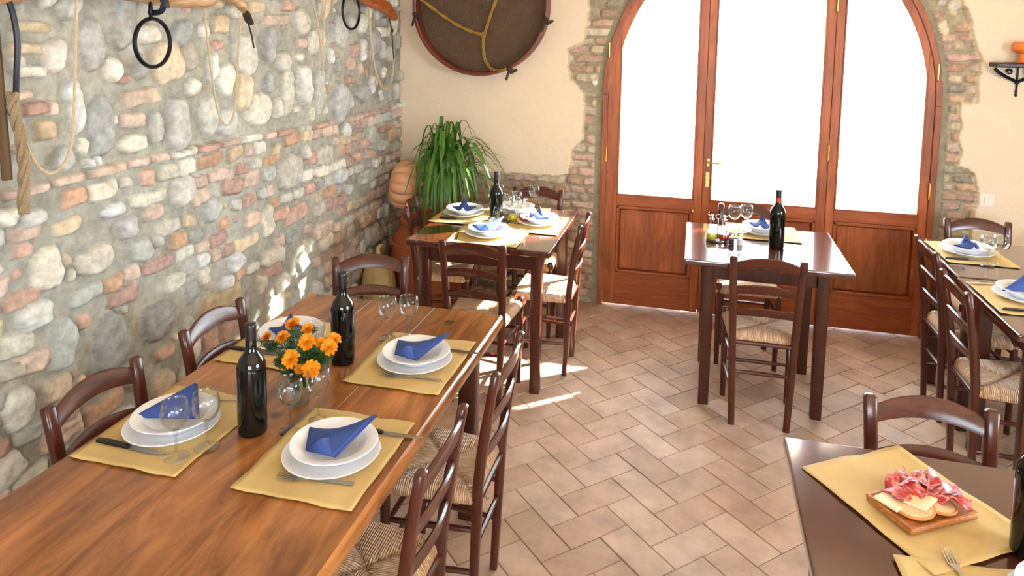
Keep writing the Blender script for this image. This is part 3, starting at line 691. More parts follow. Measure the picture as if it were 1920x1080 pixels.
# ---------------------------------------------------------------- tables
def table(name, label, x0, x1, y0, y1, topm, legm, H=.77, th=.03, leg=.058, inset=.05, apron=.09, planks=1, group=None, overx=None):
    cx, cy = (x0+x1)/2, (y0+y1)/2; t = empty(name, (cx, cy, 0)); tag(t, label, 'table', group)
    hx, hy = (x1-x0)/2, (y1-y0)/2
    b = MB(); wv = 2*hx/planks
    for i in range(planks): b.box((-hx+wv*(i+.5), 0, H-th/2), (wv-(.0007 if planks > 1 else 0), 2*hy, th))
    b.build('tabletop', topm, t, bevel=.0012 if planks > 1 else .007, seg=3)
    if planks > 1:
        for s in (-1, 1):
            b = MB(); b.loft([[(s*(hx-.0005)+x_*s, y_, H-z_) for x_, z_ in ((0, th), (.007, th-.002), (.010, th-.010), (.010, .014), (.006, .004), (0, .0))] for y_ in (-hy, hy)]); b.build('edge_moulding', topm, t, smooth=True, angle=50)
    ix = overx if overx else inset
    for sx in (-1, 1):
        for sy in (-1, 1):
            b = MB(); b.loft([rrect(sx*(hx-ix-leg/2), sy*(hy-inset-leg/2), z, q, q, .12) for z, q in ((0, leg*.86), (.35, leg*.95), (H-th, leg))]); b.build('leg', legm, t, smooth=True, angle=30)
    ax, ay = hx-ix-leg/2, hy-inset-leg/2
    for s in (-1, 1):
        b = MB(); b.box((0, s*ay, H-th-apron/2), (2*ax-leg+.002, .022, apron)); b.build('apron', legm, t, bevel=.002)
        b = MB(); b.box((s*ax, 0, H-th-apron/2), (.022, 2*ay-leg+.002, apron)); b.build('apron', legm, t, bevel=.002)
    return t
TZ = .77
table('long_table', 'long honey-coloured plank table along the stone wall', -1.491, -.686, .30, 2.556, M['honey'], M['dleg'], th=.045, leg=.07, planks=3, inset=.06)
table('square_table', 'dark sunlit wooden table in the corner by the plant', -1.43, -.664, 3.385, 4.255, M['dtop'], M['dleg'], th=.032)
table('square_table', 'small dark table with glaring glossy top before the glass door', -.020, .748, 3.483, 4.208, M['dtop'], M['dleg'], inset=.09, th=.028)
table('dining_table', 'dark wooden table by the right wall, the half nearest the door', 1.20, 1.98, 3.60, 4.26, M['dtop'], M['dleg'], group='dark tables pushed together on the right', inset=.06)
table('dining_table', 'dark wooden table on the right, near half with its corner in view', 1.19, 1.97, 2.93, 3.585, M['dtop'], M['dleg'], group='dark tables pushed together on the right', inset=.06)
table('dining_table', 'dark wooden table in the near right corner under the ham board', .268, 1.10, .75, 1.975, M['dtop'], M['dleg'], inset=.07)

# ---------------------------------------------------------------- tableware
def make_mat():
    b = MB(); n = 22; w_, h_ = .31, .38; r = random.Random(4)
    ph = [r.uniform(0, 6) for _ in range(6)]
    vs = []; fs = []
    for j in range(n+1):
        for i in range(n+1):
            u, v = i/n, j/n; e = max(abs(2*u-1), abs(2*v-1))
            z = .0012+.0011*(1+math.sin(9*u+ph[0]+3*v))*(1+math.sin(7*v+ph[1]))/2+.004*max(0, e-.86)/.14*abs(math.sin(5*u+4*v+ph[2]))
            x = (u-.5)*w_*(1+.006*math.sin(20*v+ph[3])); y = (v-.5)*h_*(1+.006*math.sin(17*u+ph[4])); vs.append((x, y, z))
    for j in range(n):
        for i in range(n): a = j*(n+1)+i; fs.append((a, a+1, a+n+2, a+n+1))
    b.add(vs, fs); o = b.build('paper_placemat', M['paper'], smooth=True, angle=180)
    md = o.modifiers.new('thick', 'SOLIDIFY'); md.thickness = .0006; md.offset = 1; return o
PM = Proto(make_mat())
def mk(name, prof, mat, n=48):
    b = MB(); b.lathe(prof, n); return b.build(name, mat, smooth=True, angle=50)
PLATE = Proto(mk('dinner_plate', [(0, .002), (.070, .002), (.072, 0), (.078, 0), (.080, .004), (.120, .017), (.1215, .019), (.120, .0205), (.082, .0085), (.070, .006), (0, .006)], M['china']))
BOWL = Proto(mk('soup_bowl', [(0, .003), (.050, .003), (.052, 0), (.056, 0), (.058, .004), (.080, .024), (.084, .028), (.108, .033), (.1095, .035), (.108, .0365), (.083, .032), (.077, .027), (.055, .009), (0, .007)], M['china']))
def make_wineglass():
    t = empty('wine_glass')
    b = MB(); b.lathe([(.0, .0735), (.012, .0755), (.024, .084), (.032, .099), (.0345, .114), (.0335, .131), (.030, .148), (.0286, .1485), (.0278, .148), (.0315, .131), (.0325, .114), (.030, .100), (.022, .087), (.011, .0785), (0, .0765)], 32)
    b.build('bowl', M['glass'], t, smooth=True, angle=180)
    b = MB(); b.lathe([(.0, .074), (.007, .0735), (.0042, .066), (.0034, .045), (.0036, .018), (.006, .008), (.012, .0045), (.031, .0018), (.032, .0008), (.031, 0), (0, 0)], 28); b.build('stem_and_foot', M['glass'], t, smooth=True, angle=180)
    return t
WG = Proto(make_wineglass())
def make_bottle(band):
    t = empty('wine_bottle')
    b = MB(); b.lathe([(0, .008), (.020, .003), (.033, 0), (.0365, .003), (.038, .010), (.038, .178), (.0365, .192), (.031, .206), (.022, .218), (.0165, .228), (.0142, .240), (.0138, .262)], 40); b.build('body', M['bottle'], t, smooth=True, angle=60)
    b = MB(); b.lathe([(.0146, .258 if not band else .262), (.0146, .292), (.0156, .2925), (.0156, .299), (.014, .301), (0, .3015)], 28); b.build('capsule', M['capsule'], t, smooth=True, angle=50)
    if band:
        b = MB(); b.lathe([(.0147, .236), (.0149, .262)], 28); b.build('neck_band', M['redband'], t, smooth=True)
    return t
def make_knife():
    t = empty('table_knife')
    b = MB(); secs = []
    for y, w_, h_ in ((-.105, .006, .004), (-.100, .014, .009), (-.06, .016, .010), (-.01, .013, .009), (0, .010, .007)): secs.append([(p[0], y, p[1]) for p in [(-w_/2, 0.0005), (w_/2, 0.0005), (w_/2, h_), (-w_/2, h_)]])
    b.loft(secs); h = b.build('handle', M['blackplastic'], t, bevel=.002); h['label'] = 'black plastic handle'
    b = MB(); secs = []
    for y, w_ in ((0, .008), (.01, .014), (.06, .016), (.095, .012), (.108, .002)): secs.append([(-.007, y, .002), (-.007+w_, y, .0028), (-.007+w_, y, .0034), (-.007, y, .004)])
    b.loft(secs); b.build('blade', M['steel'], t); return t
def make_fork():
    t = empty('table_fork')
    b = MB(); b.loft([[(-w_/2, y, z), (w_/2, y, z), (w_/2, y, z+.002), (-w_/2, y, z+.002)] for y, w_, z in ((-.095, .010, .001), (-.09, .014, .0005), (-.03, .007, .002), (.03, .005, .005), (.045, .016, .003), (.055, .022, .002))])
    b.build('handle', M['steel'], t, smooth=True, angle=40)
    b = MB()
    for k in range(4):
        x = -.009+.006*k; b.loft([[(x-w_/2, y, z), (x+w_/2, y, z), (x+w_/2, y, z+.0016), (x-w_/2, y, z+.0016)] for y, w_, z in ((.054, .004, .002), (.07, .0032, .0025), (.095, .0018, .008))])
    b.build('tines', M['steel'], t); return t
KN, FK = Proto(make_knife()), Proto(make_fork())
BT, BTR = Proto(make_bottle(False)), Proto(make_bottle(True))
def make_napkin(var):
    "folded two-ply paper napkin: a curled sheet with one raised corner and a small pleat"
    b = MB(); n = 12
    L_, R_, BR, BL = {0: ((-.082, .030, .026), (.082, .080, .060), (.034, -.058, .018), (-.046, -.050, .018)),
                      1: ((-.092, -.030, .016), (.030, .055, .080), (.076, -.006, .016), (-.088, -.034, .013)),
                      2: ((-.072, .010, .022), (.070, .014, .024), (.030, -.045, .016), (-.030, -.045, .016))}[var]
    L_, R_, BR, BL = [Vector(q) for q in (L_, R_, BR, BL)]
    for ply in (0, 1):
        k0 = len(b.v)
        vs = []; fs = []
        for j in range(n+1):
            for i in range(n+1):
                u, v = i/n, j/n; p = (L_*(1-u)+R_*u)*(1-v)+(BL*(1-u)+BR*u)*v
                sag = (-.020*math.sin(PI*u)*(1-v) if var == 0 else 0); p.y += sag*.9; p.z += -.010*math.sin(PI*u)*(1-v)*(var == 0)+.010*math.sin(PI*v)*math.sin(PI*u)+(.018*math.exp(-((u-.5)/.14)**2)*(var == 2))
                p = p-Vector((.003*ply*(1-2*u), -.004*ply, .0045*ply)); vs.append((p.x, p.y, max(p.z, .0105)))
        for j in range(n):
            for i in range(n): q = j*(n+1)+i; fs.append((q, q+n+1, q+n+2, q+1))
        b.add(vs, fs)
    if var == 0:
        m_ = (BL+BR)*.5; b.add([(m_.x-.034, m_.y-.002, .018), (m_.x+.036, m_.y-.004, .018), (m_.x-.006, m_.y+.012, .046), (m_.x+.004, m_.y+.045, .034)], [(0, 1, 2), (1, 3, 2), (3, 0, 2)])
    if var == 2: b.add([(-.032, .0, .02), (.035, -.005, .02), (.0, .012, .072), (.01, .045, .02)], [(0, 1, 2), (1, 3, 2), (3, 0, 2)])
    o = b.build('folded_napkin', M['napkin'], smooth=True, angle=35)
    md = o.modifiers.new('thick', 'SOLIDIFY'); md.thickness = .0022; md.offset = 0; return o
NP = [Proto(make_napkin(v)) for v in range(3)]
def R2(x, y, a): return (x*math.cos(a)-y*math.sin(a), x*math.sin(a)+y*math.cos(a))
def setting(mx, my, face, where, gname, pl=None, nap=(0, 0), knife=None, fork=None, glasses=(), bowl=True, mat=True, rot=0, gx=None):
    """mat centre, direction the diner faces (deg: 0 = +Y), phrase that says where"""
    if mat: PM.put((mx, my, TZ+.0003), math.radians(rot), 'straw-coloured paper placemat '+where, 'placemat', 'paper placemats on the tables')
    if pl:
        PLATE.put((pl[0], pl[1], TZ+.0035), 0, 'white dinner plate '+where, 'plate', 'white dinner plates')
        if bowl: BOWL.put((pl[0]+.004, pl[1]+.006, TZ+.0105), 0, 'white soup bowl stacked on a plate '+where, 'bowl', 'white soup bowls')
        if nap is not None:
            NP[nap[0]].put((pl[0], pl[1]+.005, TZ+(.024 if bowl else .004)), math.radians(nap[1]), 'blue folded napkin '+where, 'napkin', 'blue folded napkins')
    if knife: KN.put((knife[0], knife[1], TZ+.0035), math.radians(knife[2]), 'black-handled table knife '+where, 'knife', 'black-handled table knives')
    if fork: FK.put((fork[0], fork[1], TZ+.0035), math.radians(fork[2]), 'steel table fork '+where, 'fork', 'steel forks')
    for i, g in enumerate(glasses):
        WG.put((g[0], g[1], TZ+(.003 if len(g) < 3 else g[2])), .3*i, '%s wine glass %s' % (('left', 'right')[i % 2]+' clear stemmed' if len(glasses) > 1 else 'clear stemmed', where), 'glass', 'stemmed wine glasses')
A_ = 'nearest the viewer, room side of the long table'
B_ = 'at the long table\'s far end, room side'
C_ = 'nearest the viewer, wall side of the long table'
D_ = 'behind the marigolds, wall side of the long table'
setting(-.862, 1.557, 90, A_, '', (-.851, 1.545), (0, 0), (-.770, 1.677, 92-180), (-.84, 1.445, 98))
setting(-.856, 2.097, 90, B_, '', (-.850, 2.090), (0, -8), (-.770, 2.205, 88-180), (-.82, 1.985, 97), [(-1.010, 2.235), (-.945, 2.268)])
setting(-1.323, 1.555, -90, C_, '', (-1.325, 1.548), (1, 4), (-1.363, 1.437, -92), (-1.26, 1.71, -80), [(-1.222, 1.437), (-1.176, 1.494)])
setting(-1.322, 2.110, -90, D_, '', (-1.325, 2.120), (2, 20), (-1.385, 2.010, -88), None)
NO = 'beside the marigold glass on the long table'
WG.put((-1.018, 1.628, TZ), 0, 'clear stemmed wine glass in front of the marigolds', 'glass', 'stemmed wine glasses')
WG.put((-.975, 1.697, TZ), 1, 'clear stemmed wine glass just right of the marigolds', 'glass', 'stemmed wine glasses')
BT.put((-1.112, 1.595, TZ), 0, 'dark wine bottle nearest the viewer on the long table', 'bottle', 'dark wine bottles')
BT.put((-1.076, 2.032, TZ), 1, 'dark wine bottle behind the marigolds on the long table', 'bottle', 'dark wine bottles')
# tumblers on the far wall-side setting
def make_tumbler():
    b = MB(); b.lathe([(0, .002), (.024, .001), (.026, .004), (.0335, .078), (.0345, .080), (.0335, .082), (.0315, .079), (.024, .010), (0, .008)], 32); return b.build('water_tumbler', M['glass'], smooth=True, angle=180)
TB = Proto(make_tumbler())
TB.put((-1.245, 2.015, TZ+.003), 0, 'clear tumbler left of the pair behind the marigolds', 'glass')
TB.put((-1.215, 2.105, TZ+.003), 0, 'clear tumbler right of the pair behind the marigolds', 'glass')
# corner table
setting(-1.290, 3.930, -90, 'on the pumpkin side of the corner table', '', (-1.300, 3.955), (2, 10), (-1.30, 3.83, -88), None, [(-1.15, 4.06), (-1.11, 3.98)])
setting(-1.030, 3.555, 0, 'on the viewer\'s side of the corner table', '', (-1.045, 3.585), (0, 14), None, (-1.19, 3.53, 10), rot=90)
setting(-.840, 3.870, 90, 'on the room side of the corner table', '', (-.835, 3.895), (2, -30), (-.76, 4.03, -90), (-.80, 3.73, 92), [(-1.015, 3.93), (-.99, 4.00)])
setting(-1.020, 4.085, 180, 'on the far side of the corner table', '', (-1.02, 4.10), None, None, None, [(-.93, 4.20), (-1.15, 4.19)], rot=90)
BT.put((-1.055, 3.790, TZ+.002), 2, 'dark wine bottle in the middle of the corner table', 'bottle', 'dark wine bottles')
# table before the door
setting(.385, 4.085, 180, 'beyond the bottle on the table before the door', '', (.385, 4.095), (2, -20), None, None, [(.235, 4.045), (.300, 4.085)], rot=90)
BTR.put((.434, 3.828, TZ), 0, 'dark wine bottle with red neck on the table before the door', 'bottle', 'dark wine bottles')
# right-hand tables
setting(1.375, 4.00, -90, 'on the far dark table by the right wall', '', (1.365, 4.01), (2, 30), (1.33, 3.88, -86), None, [(1.388, 3.812), (1.450, 3.838)])
setting(1.360, 3.330, -90, 'on the near half of the right-hand dark tables', '', (1.375, 3.360), (1, 0), (1.33, 3.19, -88), (1.30, 3.50, -88))
# near right table
setting(.53, 1.755, 0, 'turned askew under the ham board', '', None, rot=33)
setting(.640, 1.415, 0, 'at the bottom edge of the near right table', '', (.735, 1.455), None, None, (.555, 1.50, 4), rot=96)
BT.put((.722, 1.640, TZ), 0, 'dark wine bottle cut off by the right picture edge', 'bottle', 'dark wine bottles')

# cruets
def make_cruet(liq, nm):
    t = empty(nm)
    b = MB(); b.lathe([(0, .001), (.024, 0), (.029, .006), (.031, .022), (.026, .042), (.014, .058), (.0105, .072), (.0105, .105), (.014, .112), (.012, .113), (.009, .106), (.009, .072), (.012, .058)], 28); b.build('flask', M['glass'], t, smooth=True, angle=180)
    b = MB(); b.lathe([(0, .004), (.024, .004), (.028, .010), (.0295, .022), (.0262, .036), (0, .036)], 28); b.build('liquid', liq, t, smooth=True, angle=60)
    b = MB(); b.lathe([(.0085, .105), (.009, .116), (.006, .122), (.008, .130), (.004, .136), (0, .137)], 20); b.tube([(0, 0, .12), (-.012, 0, .128), (-.02, 0, .135)], .0028, 8); b.build('stopper', M['steel'], t, smooth=True, angle=60)
    return t
def make_shaker(f, nm):
    t = empty(nm)
    b = MB(); b.lathe([(0, .001), (.016, 0), (.018, .004), (.015, .050), (.0155, .052)], 20); b.build('jar', M['glass'], t, smooth=True, angle=180)
    b = MB(); b.lathe([(0, .003), (.0145, .003), (.0135, .032), (0, .033)], 20); b.build('filling', f, t, smooth=True, angle=60)
    b = MB(); b.lathe([(.0162, .050), (.0165, .060), (.012, .066), (0, .068)], 20); b.build('cap', M['steel'], t, smooth=True, angle=60)
    return t
def make_tray(nm):
    t = empty(nm); b = MB(); b.lathe([(0, .0), (.060, 0), (.062, .003), (.062, .014), (.060, .014), (.059, .004), (0, .003)], 36); b.build('dish', M['steel'], t, smooth=True, angle=50)
    b = MB(); b.tube([(0, .0, .003), (0, 0, .12)], .003, 8); b.ring((0, 0, .13), .012, .0025, 20, 6, ax=(0, 1, 0)); b.build('carrying_handle', M['steel'], t, smooth=True); return t
OIL, VIN, SLT, PEP, TRY = Proto(make_cruet(M['oil'], 'oil_cruet')), Proto(make_cruet(M['vinegar'], 'vinegar_cruet')), Proto(make_shaker(M['salt'], 'salt_shaker')), Proto(make_shaker(M['pepper'], 'pepper_shaker')), Proto(make_tray('cruet_stand'))
for (cx, cy, where) in ((.143, 3.862, 'on the table before the door'), (-.955, 3.905, 'on the sunlit corner table')):
    OIL.put((cx-.030, cy, TZ+.0035), 0, 'glass cruet of yellow olive oil '+where, 'cruet')
    VIN.put((cx+.032, cy, TZ+.0035), PI, 'glass cruet of red vinegar '+where, 'cruet')
    TRY.put((cx, cy, TZ+.0005), 0, 'round steel stand holding two cruets '+where, 'stand')
PEP.put((.212, 3.805, TZ), 0, 'small glass pepper shaker in front of the wine glasses', 'shaker')
SLT.put((.254, 3.815, TZ), 0, 'small glass salt shaker in front of the wine glasses', 'shaker')
PEP.put((-1.02, 3.70, TZ+.002), 0, 'small pepper shaker beside the bottle on the corner table', 'shaker')
SLT.put((-1.06, 3.705, TZ+.002), 0, 'small salt shaker beside the bottle on the corner table', 'shaker')

# ---------------------------------------------------------------- marigolds
def bouquet():
    vx, vy = -1.075, 1.765
    t = empty('flower_glass', (vx, vy, TZ)); tag(t, 'small clear glass holding the orange marigolds', 'vase')
    b = MB(); b.lathe([(0, .004), (.026, .002), (.030, .006), (.034, .04), (.033, .080), (.036, .088), (.034, .089), (.031, .080), (.032, .04), (.027, .009), (0, .008)], 32); b.build('glass_body', M['glass'], t, smooth=True, angle=180)
    b = MB(); b.lathe([(0, .010), (.027, .010), (.0315, .04), (.031, .060), (0, .061)], 28); b.build('water', M['water'], t, smooth=True, angle=60)
    heads = [('leftmost', -1.181, 1.77, 0.951, 0.8), ('second from the left', -1.122, 1.76, 0.963, 1), ('topmost left', -1.115, 1.8, 0.987, 1.05), ('topmost right', -1.065, 1.8, 0.979, 0.9), ('lowest left, facing the viewer', -1.06, 1.7, 0.933, 1.2), ('just above the glass, small', -1.038, 1.71, 0.902, 0.75), ('lowest right, over the glass rim', -0.996, 1.7, 0.912, 1.2), ('central', -1.032, 1.74, 0.969, 1.15), ('right of centre, half hidden', -1.009, 1.77, 0.957, 0.75), ('rightmost lower', -0.969, 1.75, 0.958, 1.1), ('rightmost upper', -0.976, 1.79, 0.962, 0.95)]
    r = random.Random(8)
    for k, (w_, x, y, z, s) in enumerate(heads):
        f = empty('marigold', (vx, vy, TZ)); tag(f, 'orange marigold, %s in the bouquet' % w_, 'flower', 'orange marigolds in the glass')
        c = Vector((x-vx, y-vy, z-TZ)); d = (c-Vector((0, 0, .05))).normalized()*.6+Vector((.05, -.55, .25)); d.normalize()
        q = Vector((0, 0, 1)).rotation_difference(d); b = MB()
        for ring, (n, R, tilt, zz) in enumerate(((13, .0175, .25, 0), (12, .0155, .6, .003), (10, .012, .95, .006), (8, .008, 1.25, .008), (5, .004, 1.45, .009))):
            for i in range(n):
                a = 2*PI*i/n+ring*.4+r.uniform(-.1, .1); ca, sa = math.cos(a), math.sin(a)
                def P(rr, tt, up): return c+q@(Vector((rr*ca-tt*sa, rr*sa+tt*ca, up)))*s
                L_ = R*r.uniform(.85, 1.1); up = zz+L_*math.sin(tilt)*.55; w2 = .0042
                L_ *= 1.22; w2 = .0052; b.add([P(.001, 0, zz-.004), P(L_*.6*math.cos(tilt*.5), -w2, up*.9), P(L_*math.cos(tilt*.6), -w2*.7, up), P(L_*1.08*math.cos(tilt*.6), 0, up-.0025), P(L_*math.cos(tilt*.6), w2*.7, up), P(L_*.6*math.cos(tilt*.5), w2, up*.9)], [(0, 1, 2, 3), (0, 3, 4, 5)])
        b.build('bloom', M['petal'], f)
        b = MB(); b.tube(sm([(r.uniform(-.012, .012), r.uniform(-.012, .012), .015), c*.35+Vector((0, 0, .045)), c*.8+Vector((0, 0, .005)), c-d*.003], 4), .0016, 6); b.tube([c-d*.009, c-d*.002], [.003, .007], 8); b.build('stem', M['leafd'], f, smooth=True)
        b = MB()
        for _ in range(44):
            tt = r.uniform(.30, .95); p = c*tt+Vector((0, 0, .02*(1-tt))); a = r.uniform(0, 2*PI); dd = Vector((math.cos(a), math.sin(a), r.uniform(-.1, .9))).normalized(); sd = dd.cross(Vector((0, 0, 1))).normalized(); L_ = r.uniform(.018, .036)
            for m_ in range(4):
                pp = p+dd*L_*(m_+1)/5
                for sg in (-1, 1):
                    e = pp+(dd*.5+sd*sg)*L_*.38; b.add([pp-dd*.0015, e-dd*.002, e+dd*.002, pp+dd*.0025], [(0, 1, 2, 3)])
            b.add([p-sd*.0006, p+sd*.0006, p+dd*L_*1.1], [(0, 1, 2)])
        b.build('foliage', M['leafd'], f)
bouquet()

# ---------------------------------------------------------------- ham board
def board():
    t = empty('serving_board', (.538, 1.728, TZ+.003), math.radians(32)); tag(t, 'small wooden board holding cheese and ham slices', 'board')
    b = MB(); b.box((0, 0, .009), (.195, .128, .014)); b.build('plank', M['board'], t, bevel=.005)
    b = MB()
    for (x, y, sx, sy) in ((0, -.060, .195, .01), (0, .060, .195, .01), (-.093, 0, .01, .12), (.093, 0, .01, .12)): b.box((x, y, .016), (sx, sy, .006))
    b.build('raised_rim', M['board'], t, bevel=.003)
    base = Matrix.Translation(t.location) @ Matrix.Rotation(math.radians(32), 4, 'Z')
    def W(x, y, z): return base @ Vector((x, y, z))
    r = random.Random(12)
    ch = [('leftmost, square', -.055, .020, .020, 10, 0, .075, .058), ('front, with orange rind', -.045, -.030, .022, -25, 1, .085, .045), ('middle, leaning on another', -.012, -.008, .029, 20, 0, .062, .048), ('front right, round-edged', .020, -.038, .023, -8, 1, .075, .042)]
    for w_, x, y, z, a, kind, sx, sy in ch:
        b = MB(); n = 14
        pr_ = [(-.5, -.5), (.5, -.5), (.5, .3), (.15, .5), (-.5, .5)] if kind == 0 else [(.5*math.cos(PI+PI*i/n), .5+1.0*math.sin(PI+PI*i/n)) for i in range(n+1)]
        lo = [(p[0]*sx, p[1]*sy, 0) for p in pr_]; b.loft([lo, [(p[0], p[1], .0055) for p in lo]])
        o = b.build('cheese_slice', M['cheese'] if kind == 0 else M['cheese2'], bevel=.0012); o.location = W(x, y, z); o.rotation_euler = (math.radians(r.uniform(-5, 5)), math.radians(r.uniform(-6, 6)), math.radians(a+32))
        tag(o, 'pale cheese slice, %s, on the ham board' % w_, 'cheese', 'cheese slices on the board')
        if kind:
            b = MB(); b.tube([(p[0], p[1], .0028) for p in lo], .0034, 6); b.build('rind', M['rind'], o, smooth=True)
    hm = [('behind the cheese at left', -.020, .040, 15, 'ham', 1), ('in the middle, deep red', .018, .018, -30, 'ham', 1.05), ('at the back, pale and frosted', .020, .052, 30, 'salami', .95), ('at the right edge, pink', .070, .012, 80, 'salami', 1.0), ('at the front right, dark red and curled', .060, -.028, -50, 'ham', .8), ('at the back right', .070, .045, 50, 'ham', .85)]
    for w_, x, y, a, mt, s in hm:
        b = MB(); n, m_ = 18, 10; vs = []; fs = []; p1, p2, p3 = [r.uniform(0, 6) for _ in range(3)]
        for i in range(n+1):
            for j in range(m_+1):
                u, v = i/n, j/m_
                xx = (u-.5)*.090*s*(.8+.2*math.sin(PI*v)); yy = (v-.5)*.062*s*(.75+.25*math.sin(PI*u+.3))
                zz = .012+.011*math.sin(5.5*u+p1)*math.cos(3*v+p2)+.0045*math.sin(9*u+4*v+p3)+.004*math.sin(6*v+p1)
                vs.append((xx+.008*math.sin(6*v+p1), yy+.008*math.sin(7*u+p3), max(zz, -.002)))
        for i in range(n):
            for j in range(m_): q = i*(m_+1)+j; fs.append((q, q+1, q+m_+2, q+m_+1))
        b.add(vs, fs); o = b.build('ham_slice', M[mt], smooth=True, angle=180); md = o.modifiers.new('thick', 'SOLIDIFY'); md.thickness = .0018
        o.location = W(x, y, .022+(.006 if mt == 'salami' else 0)); o.rotation_euler.z = math.radians(a+32)
        tag(o, 'folded cured meat slice %s of the board' % w_, 'ham', 'cured meat slices on the board')
board()

# ---------------------------------------------------------------- corner: urn, plant, pumpkins
def corner():
    t = empty('terracotta_urn', (-1.665, 4.425, 0)); tag(t, 'big rounded terracotta urn in the corner, under the plant', 'urn')
    b = MB(); b.lathe([(0, 0), (.15, 0), (.17, .02), (.245, .17), (.285, .34), (.275, .45), (.23, .54), (.20, .575), (.205, .60), (.0, .60)], 56); b.build('body', M['terracotta'], t, smooth=True, angle=50)
    b = MB(); b.ring((0, 0, .600), .205, .017, 56, 10); b.ring((0, 0, .46), .277, .008, 56, 8); b.build('rim', M['terracotta'], t, smooth=True)
    p = empty('potted_plant', (-1.575, 4.40, .602)); tag(p, 'bushy green strap-leaved plant standing on the terracotta urn', 'plant')
    b = MB(); b.lathe([(0, 0), (.075, 0), (.10, .14), (.108, .142), (.108, .165), (.098, .165), (.095, .15), (0, .15)], 36); b.build('pot', M['terracotta'], p, smooth=True, angle=45)
    r = random.Random(21); b = MB()
    for k in range(140):
        a = r.uniform(0, 2*PI); out = r.uniform(.10, .40); up = r.uniform(.20, .54)*(1.10-out*.9); L_ = r.uniform(.8, 1.15)
        if math.sin(a) > .35: out *= .6
        if math.cos(a) < -.3: out *= .55
        if math.cos(a) > .5: out *= 1.12
        droop = r.uniform(-.20, .06) if r.random() < .45 else r.uniform(.0, .20); wd = r.uniform(.007, .0125)
        c, s_ = math.cos(a), math.sin(a); P0 = Vector((r.uniform(-.05, .05), r.uniform(-.05, .05), .15))
        pts = sm([P0, P0+Vector((c*out*.22, s_*out*.22, up*.62)), P0+Vector((c*out*.62, s_*out*.62, up)), P0+Vector((c*out*1.02, s_*out*1.02, up*.86+droop*.5)), P0+Vector((c*out*1.28, s_*out*1.28, up*.55+droop))], 4)
        sd = Vector((-s_, c, 0)); vs = []; fs = []; n = len(pts)
        for i, q in enumerate(pts):
            wv = wd*(math.sin(PI*min(.98, (i+2.2)/(n+2.2)))**.7); nz = Vector((c*.3, s_*.3, 1))*wv*.35
            vs += [q-sd*wv+nz, q, q+sd*wv+nz]
        for i in range(n-1):
            for e in (0, 1): fs.append((3*i+e, 3*i+e+1, 3*i+e+4, 3*i+e+3))
        b.add(vs, fs)
    for k in range(46):   # long leaves hanging over the pot rim towards the room
        a = r.uniform(-2.2, .3); c, s_ = math.cos(a), math.sin(a); out = r.uniform(.13, .24); wd = r.uniform(.007, .012); up = r.uniform(.24, .40); P0 = Vector((r.uniform(-.05, .05), r.uniform(-.05, .03), .15))
        pts = sm([P0, P0+Vector((c*out*.35, s_*out*.35, up*.7)), P0+Vector((c*out*.75, s_*out*.75, up*.85)), P0+Vector((c*out, s_*out, up*.3)), P0+Vector((c*out*1.08, s_*out*1.08, r.uniform(-.16, .0)))], 4)
        sd = Vector((-s_, c, 0)); vs = []; fs = []; n = len(pts)
        for i, q in enumerate(pts):
            wv = wd*(math.sin(PI*min(.98, (i+2.2)/(n+2.2)))**.7); nz = Vector((c*.3, s_*.3, 1))*wv*.35
            vs += [q-sd*wv+nz, q, q+sd*wv+nz]
        for i in range(n-1):
            for e in (0, 1): fs.append((3*i+e, 3*i+e+1, 3*i+e+4, 3*i+e+3))
        b.add(vs, fs)
    b.build('foliage', M['leaf'], p, smooth=True, angle=180)
    # long ribbed gourd leaning on the wall
    def ribbed(name, label, loc, R, H, ribs, mat, tilt=(0, 0, 0), sq=.9, depth=.09, stem=.03, neck=None, cat='pumpkin', group=None, rad=None):
        t = empty(name, loc); t.rotation_euler = tilt; tag(t, label, cat, group)
        prof = []
        for i in range(25):
            u = i/24; th = PI*u; rr = R*math.sin(th)**sq; zz = H/2-H/2*math.cos(th)
            if rad: rr *= rad(u)
            prof.append((max(rr, 0), zz))
        b = MB(); b.lathe(prof, ribs*12, mod=lambda a, z: 1-depth*(1-abs(math.cos(a*ribs/2))**.55))
        b.build('body', mat, t, smooth=True, angle=180)
        b = MB(); tp = neck or [(0, 0, H*.97), (.004, 0, H+stem*.6), (.014, .004, H+stem)]; b.tube(sm(tp, 4), [.011]*((len(tp)-1)*4+1) if not neck else [max(.007, .020-.0010*i) for i in range((len(tp)-1)*4+1)], 8); b.build('stem', M['stem'] if not neck else mat, t, smooth=True)
        return t
    ribbed('pumpkin', 'peach-coloured ribbed pumpkin stood on edge against the stone wall', (-1.955, 4.37, .835), .165, .20, 12, M['gourd'], (.0, PI/2+.12, .25), .62, .15, .015)
    ribbed('squash', 'tall pale squash with hooked stem on the floor beside the urn', (-1.925, 4.125, .0), .108, .40, 14, M['squash'], (0, .0, .4), .6, .05, neck=[(0, 0, .385), (-.004, 0, .43), (-.002, 0, .465), (.018, 0, .485)], cat='squash')
corner()

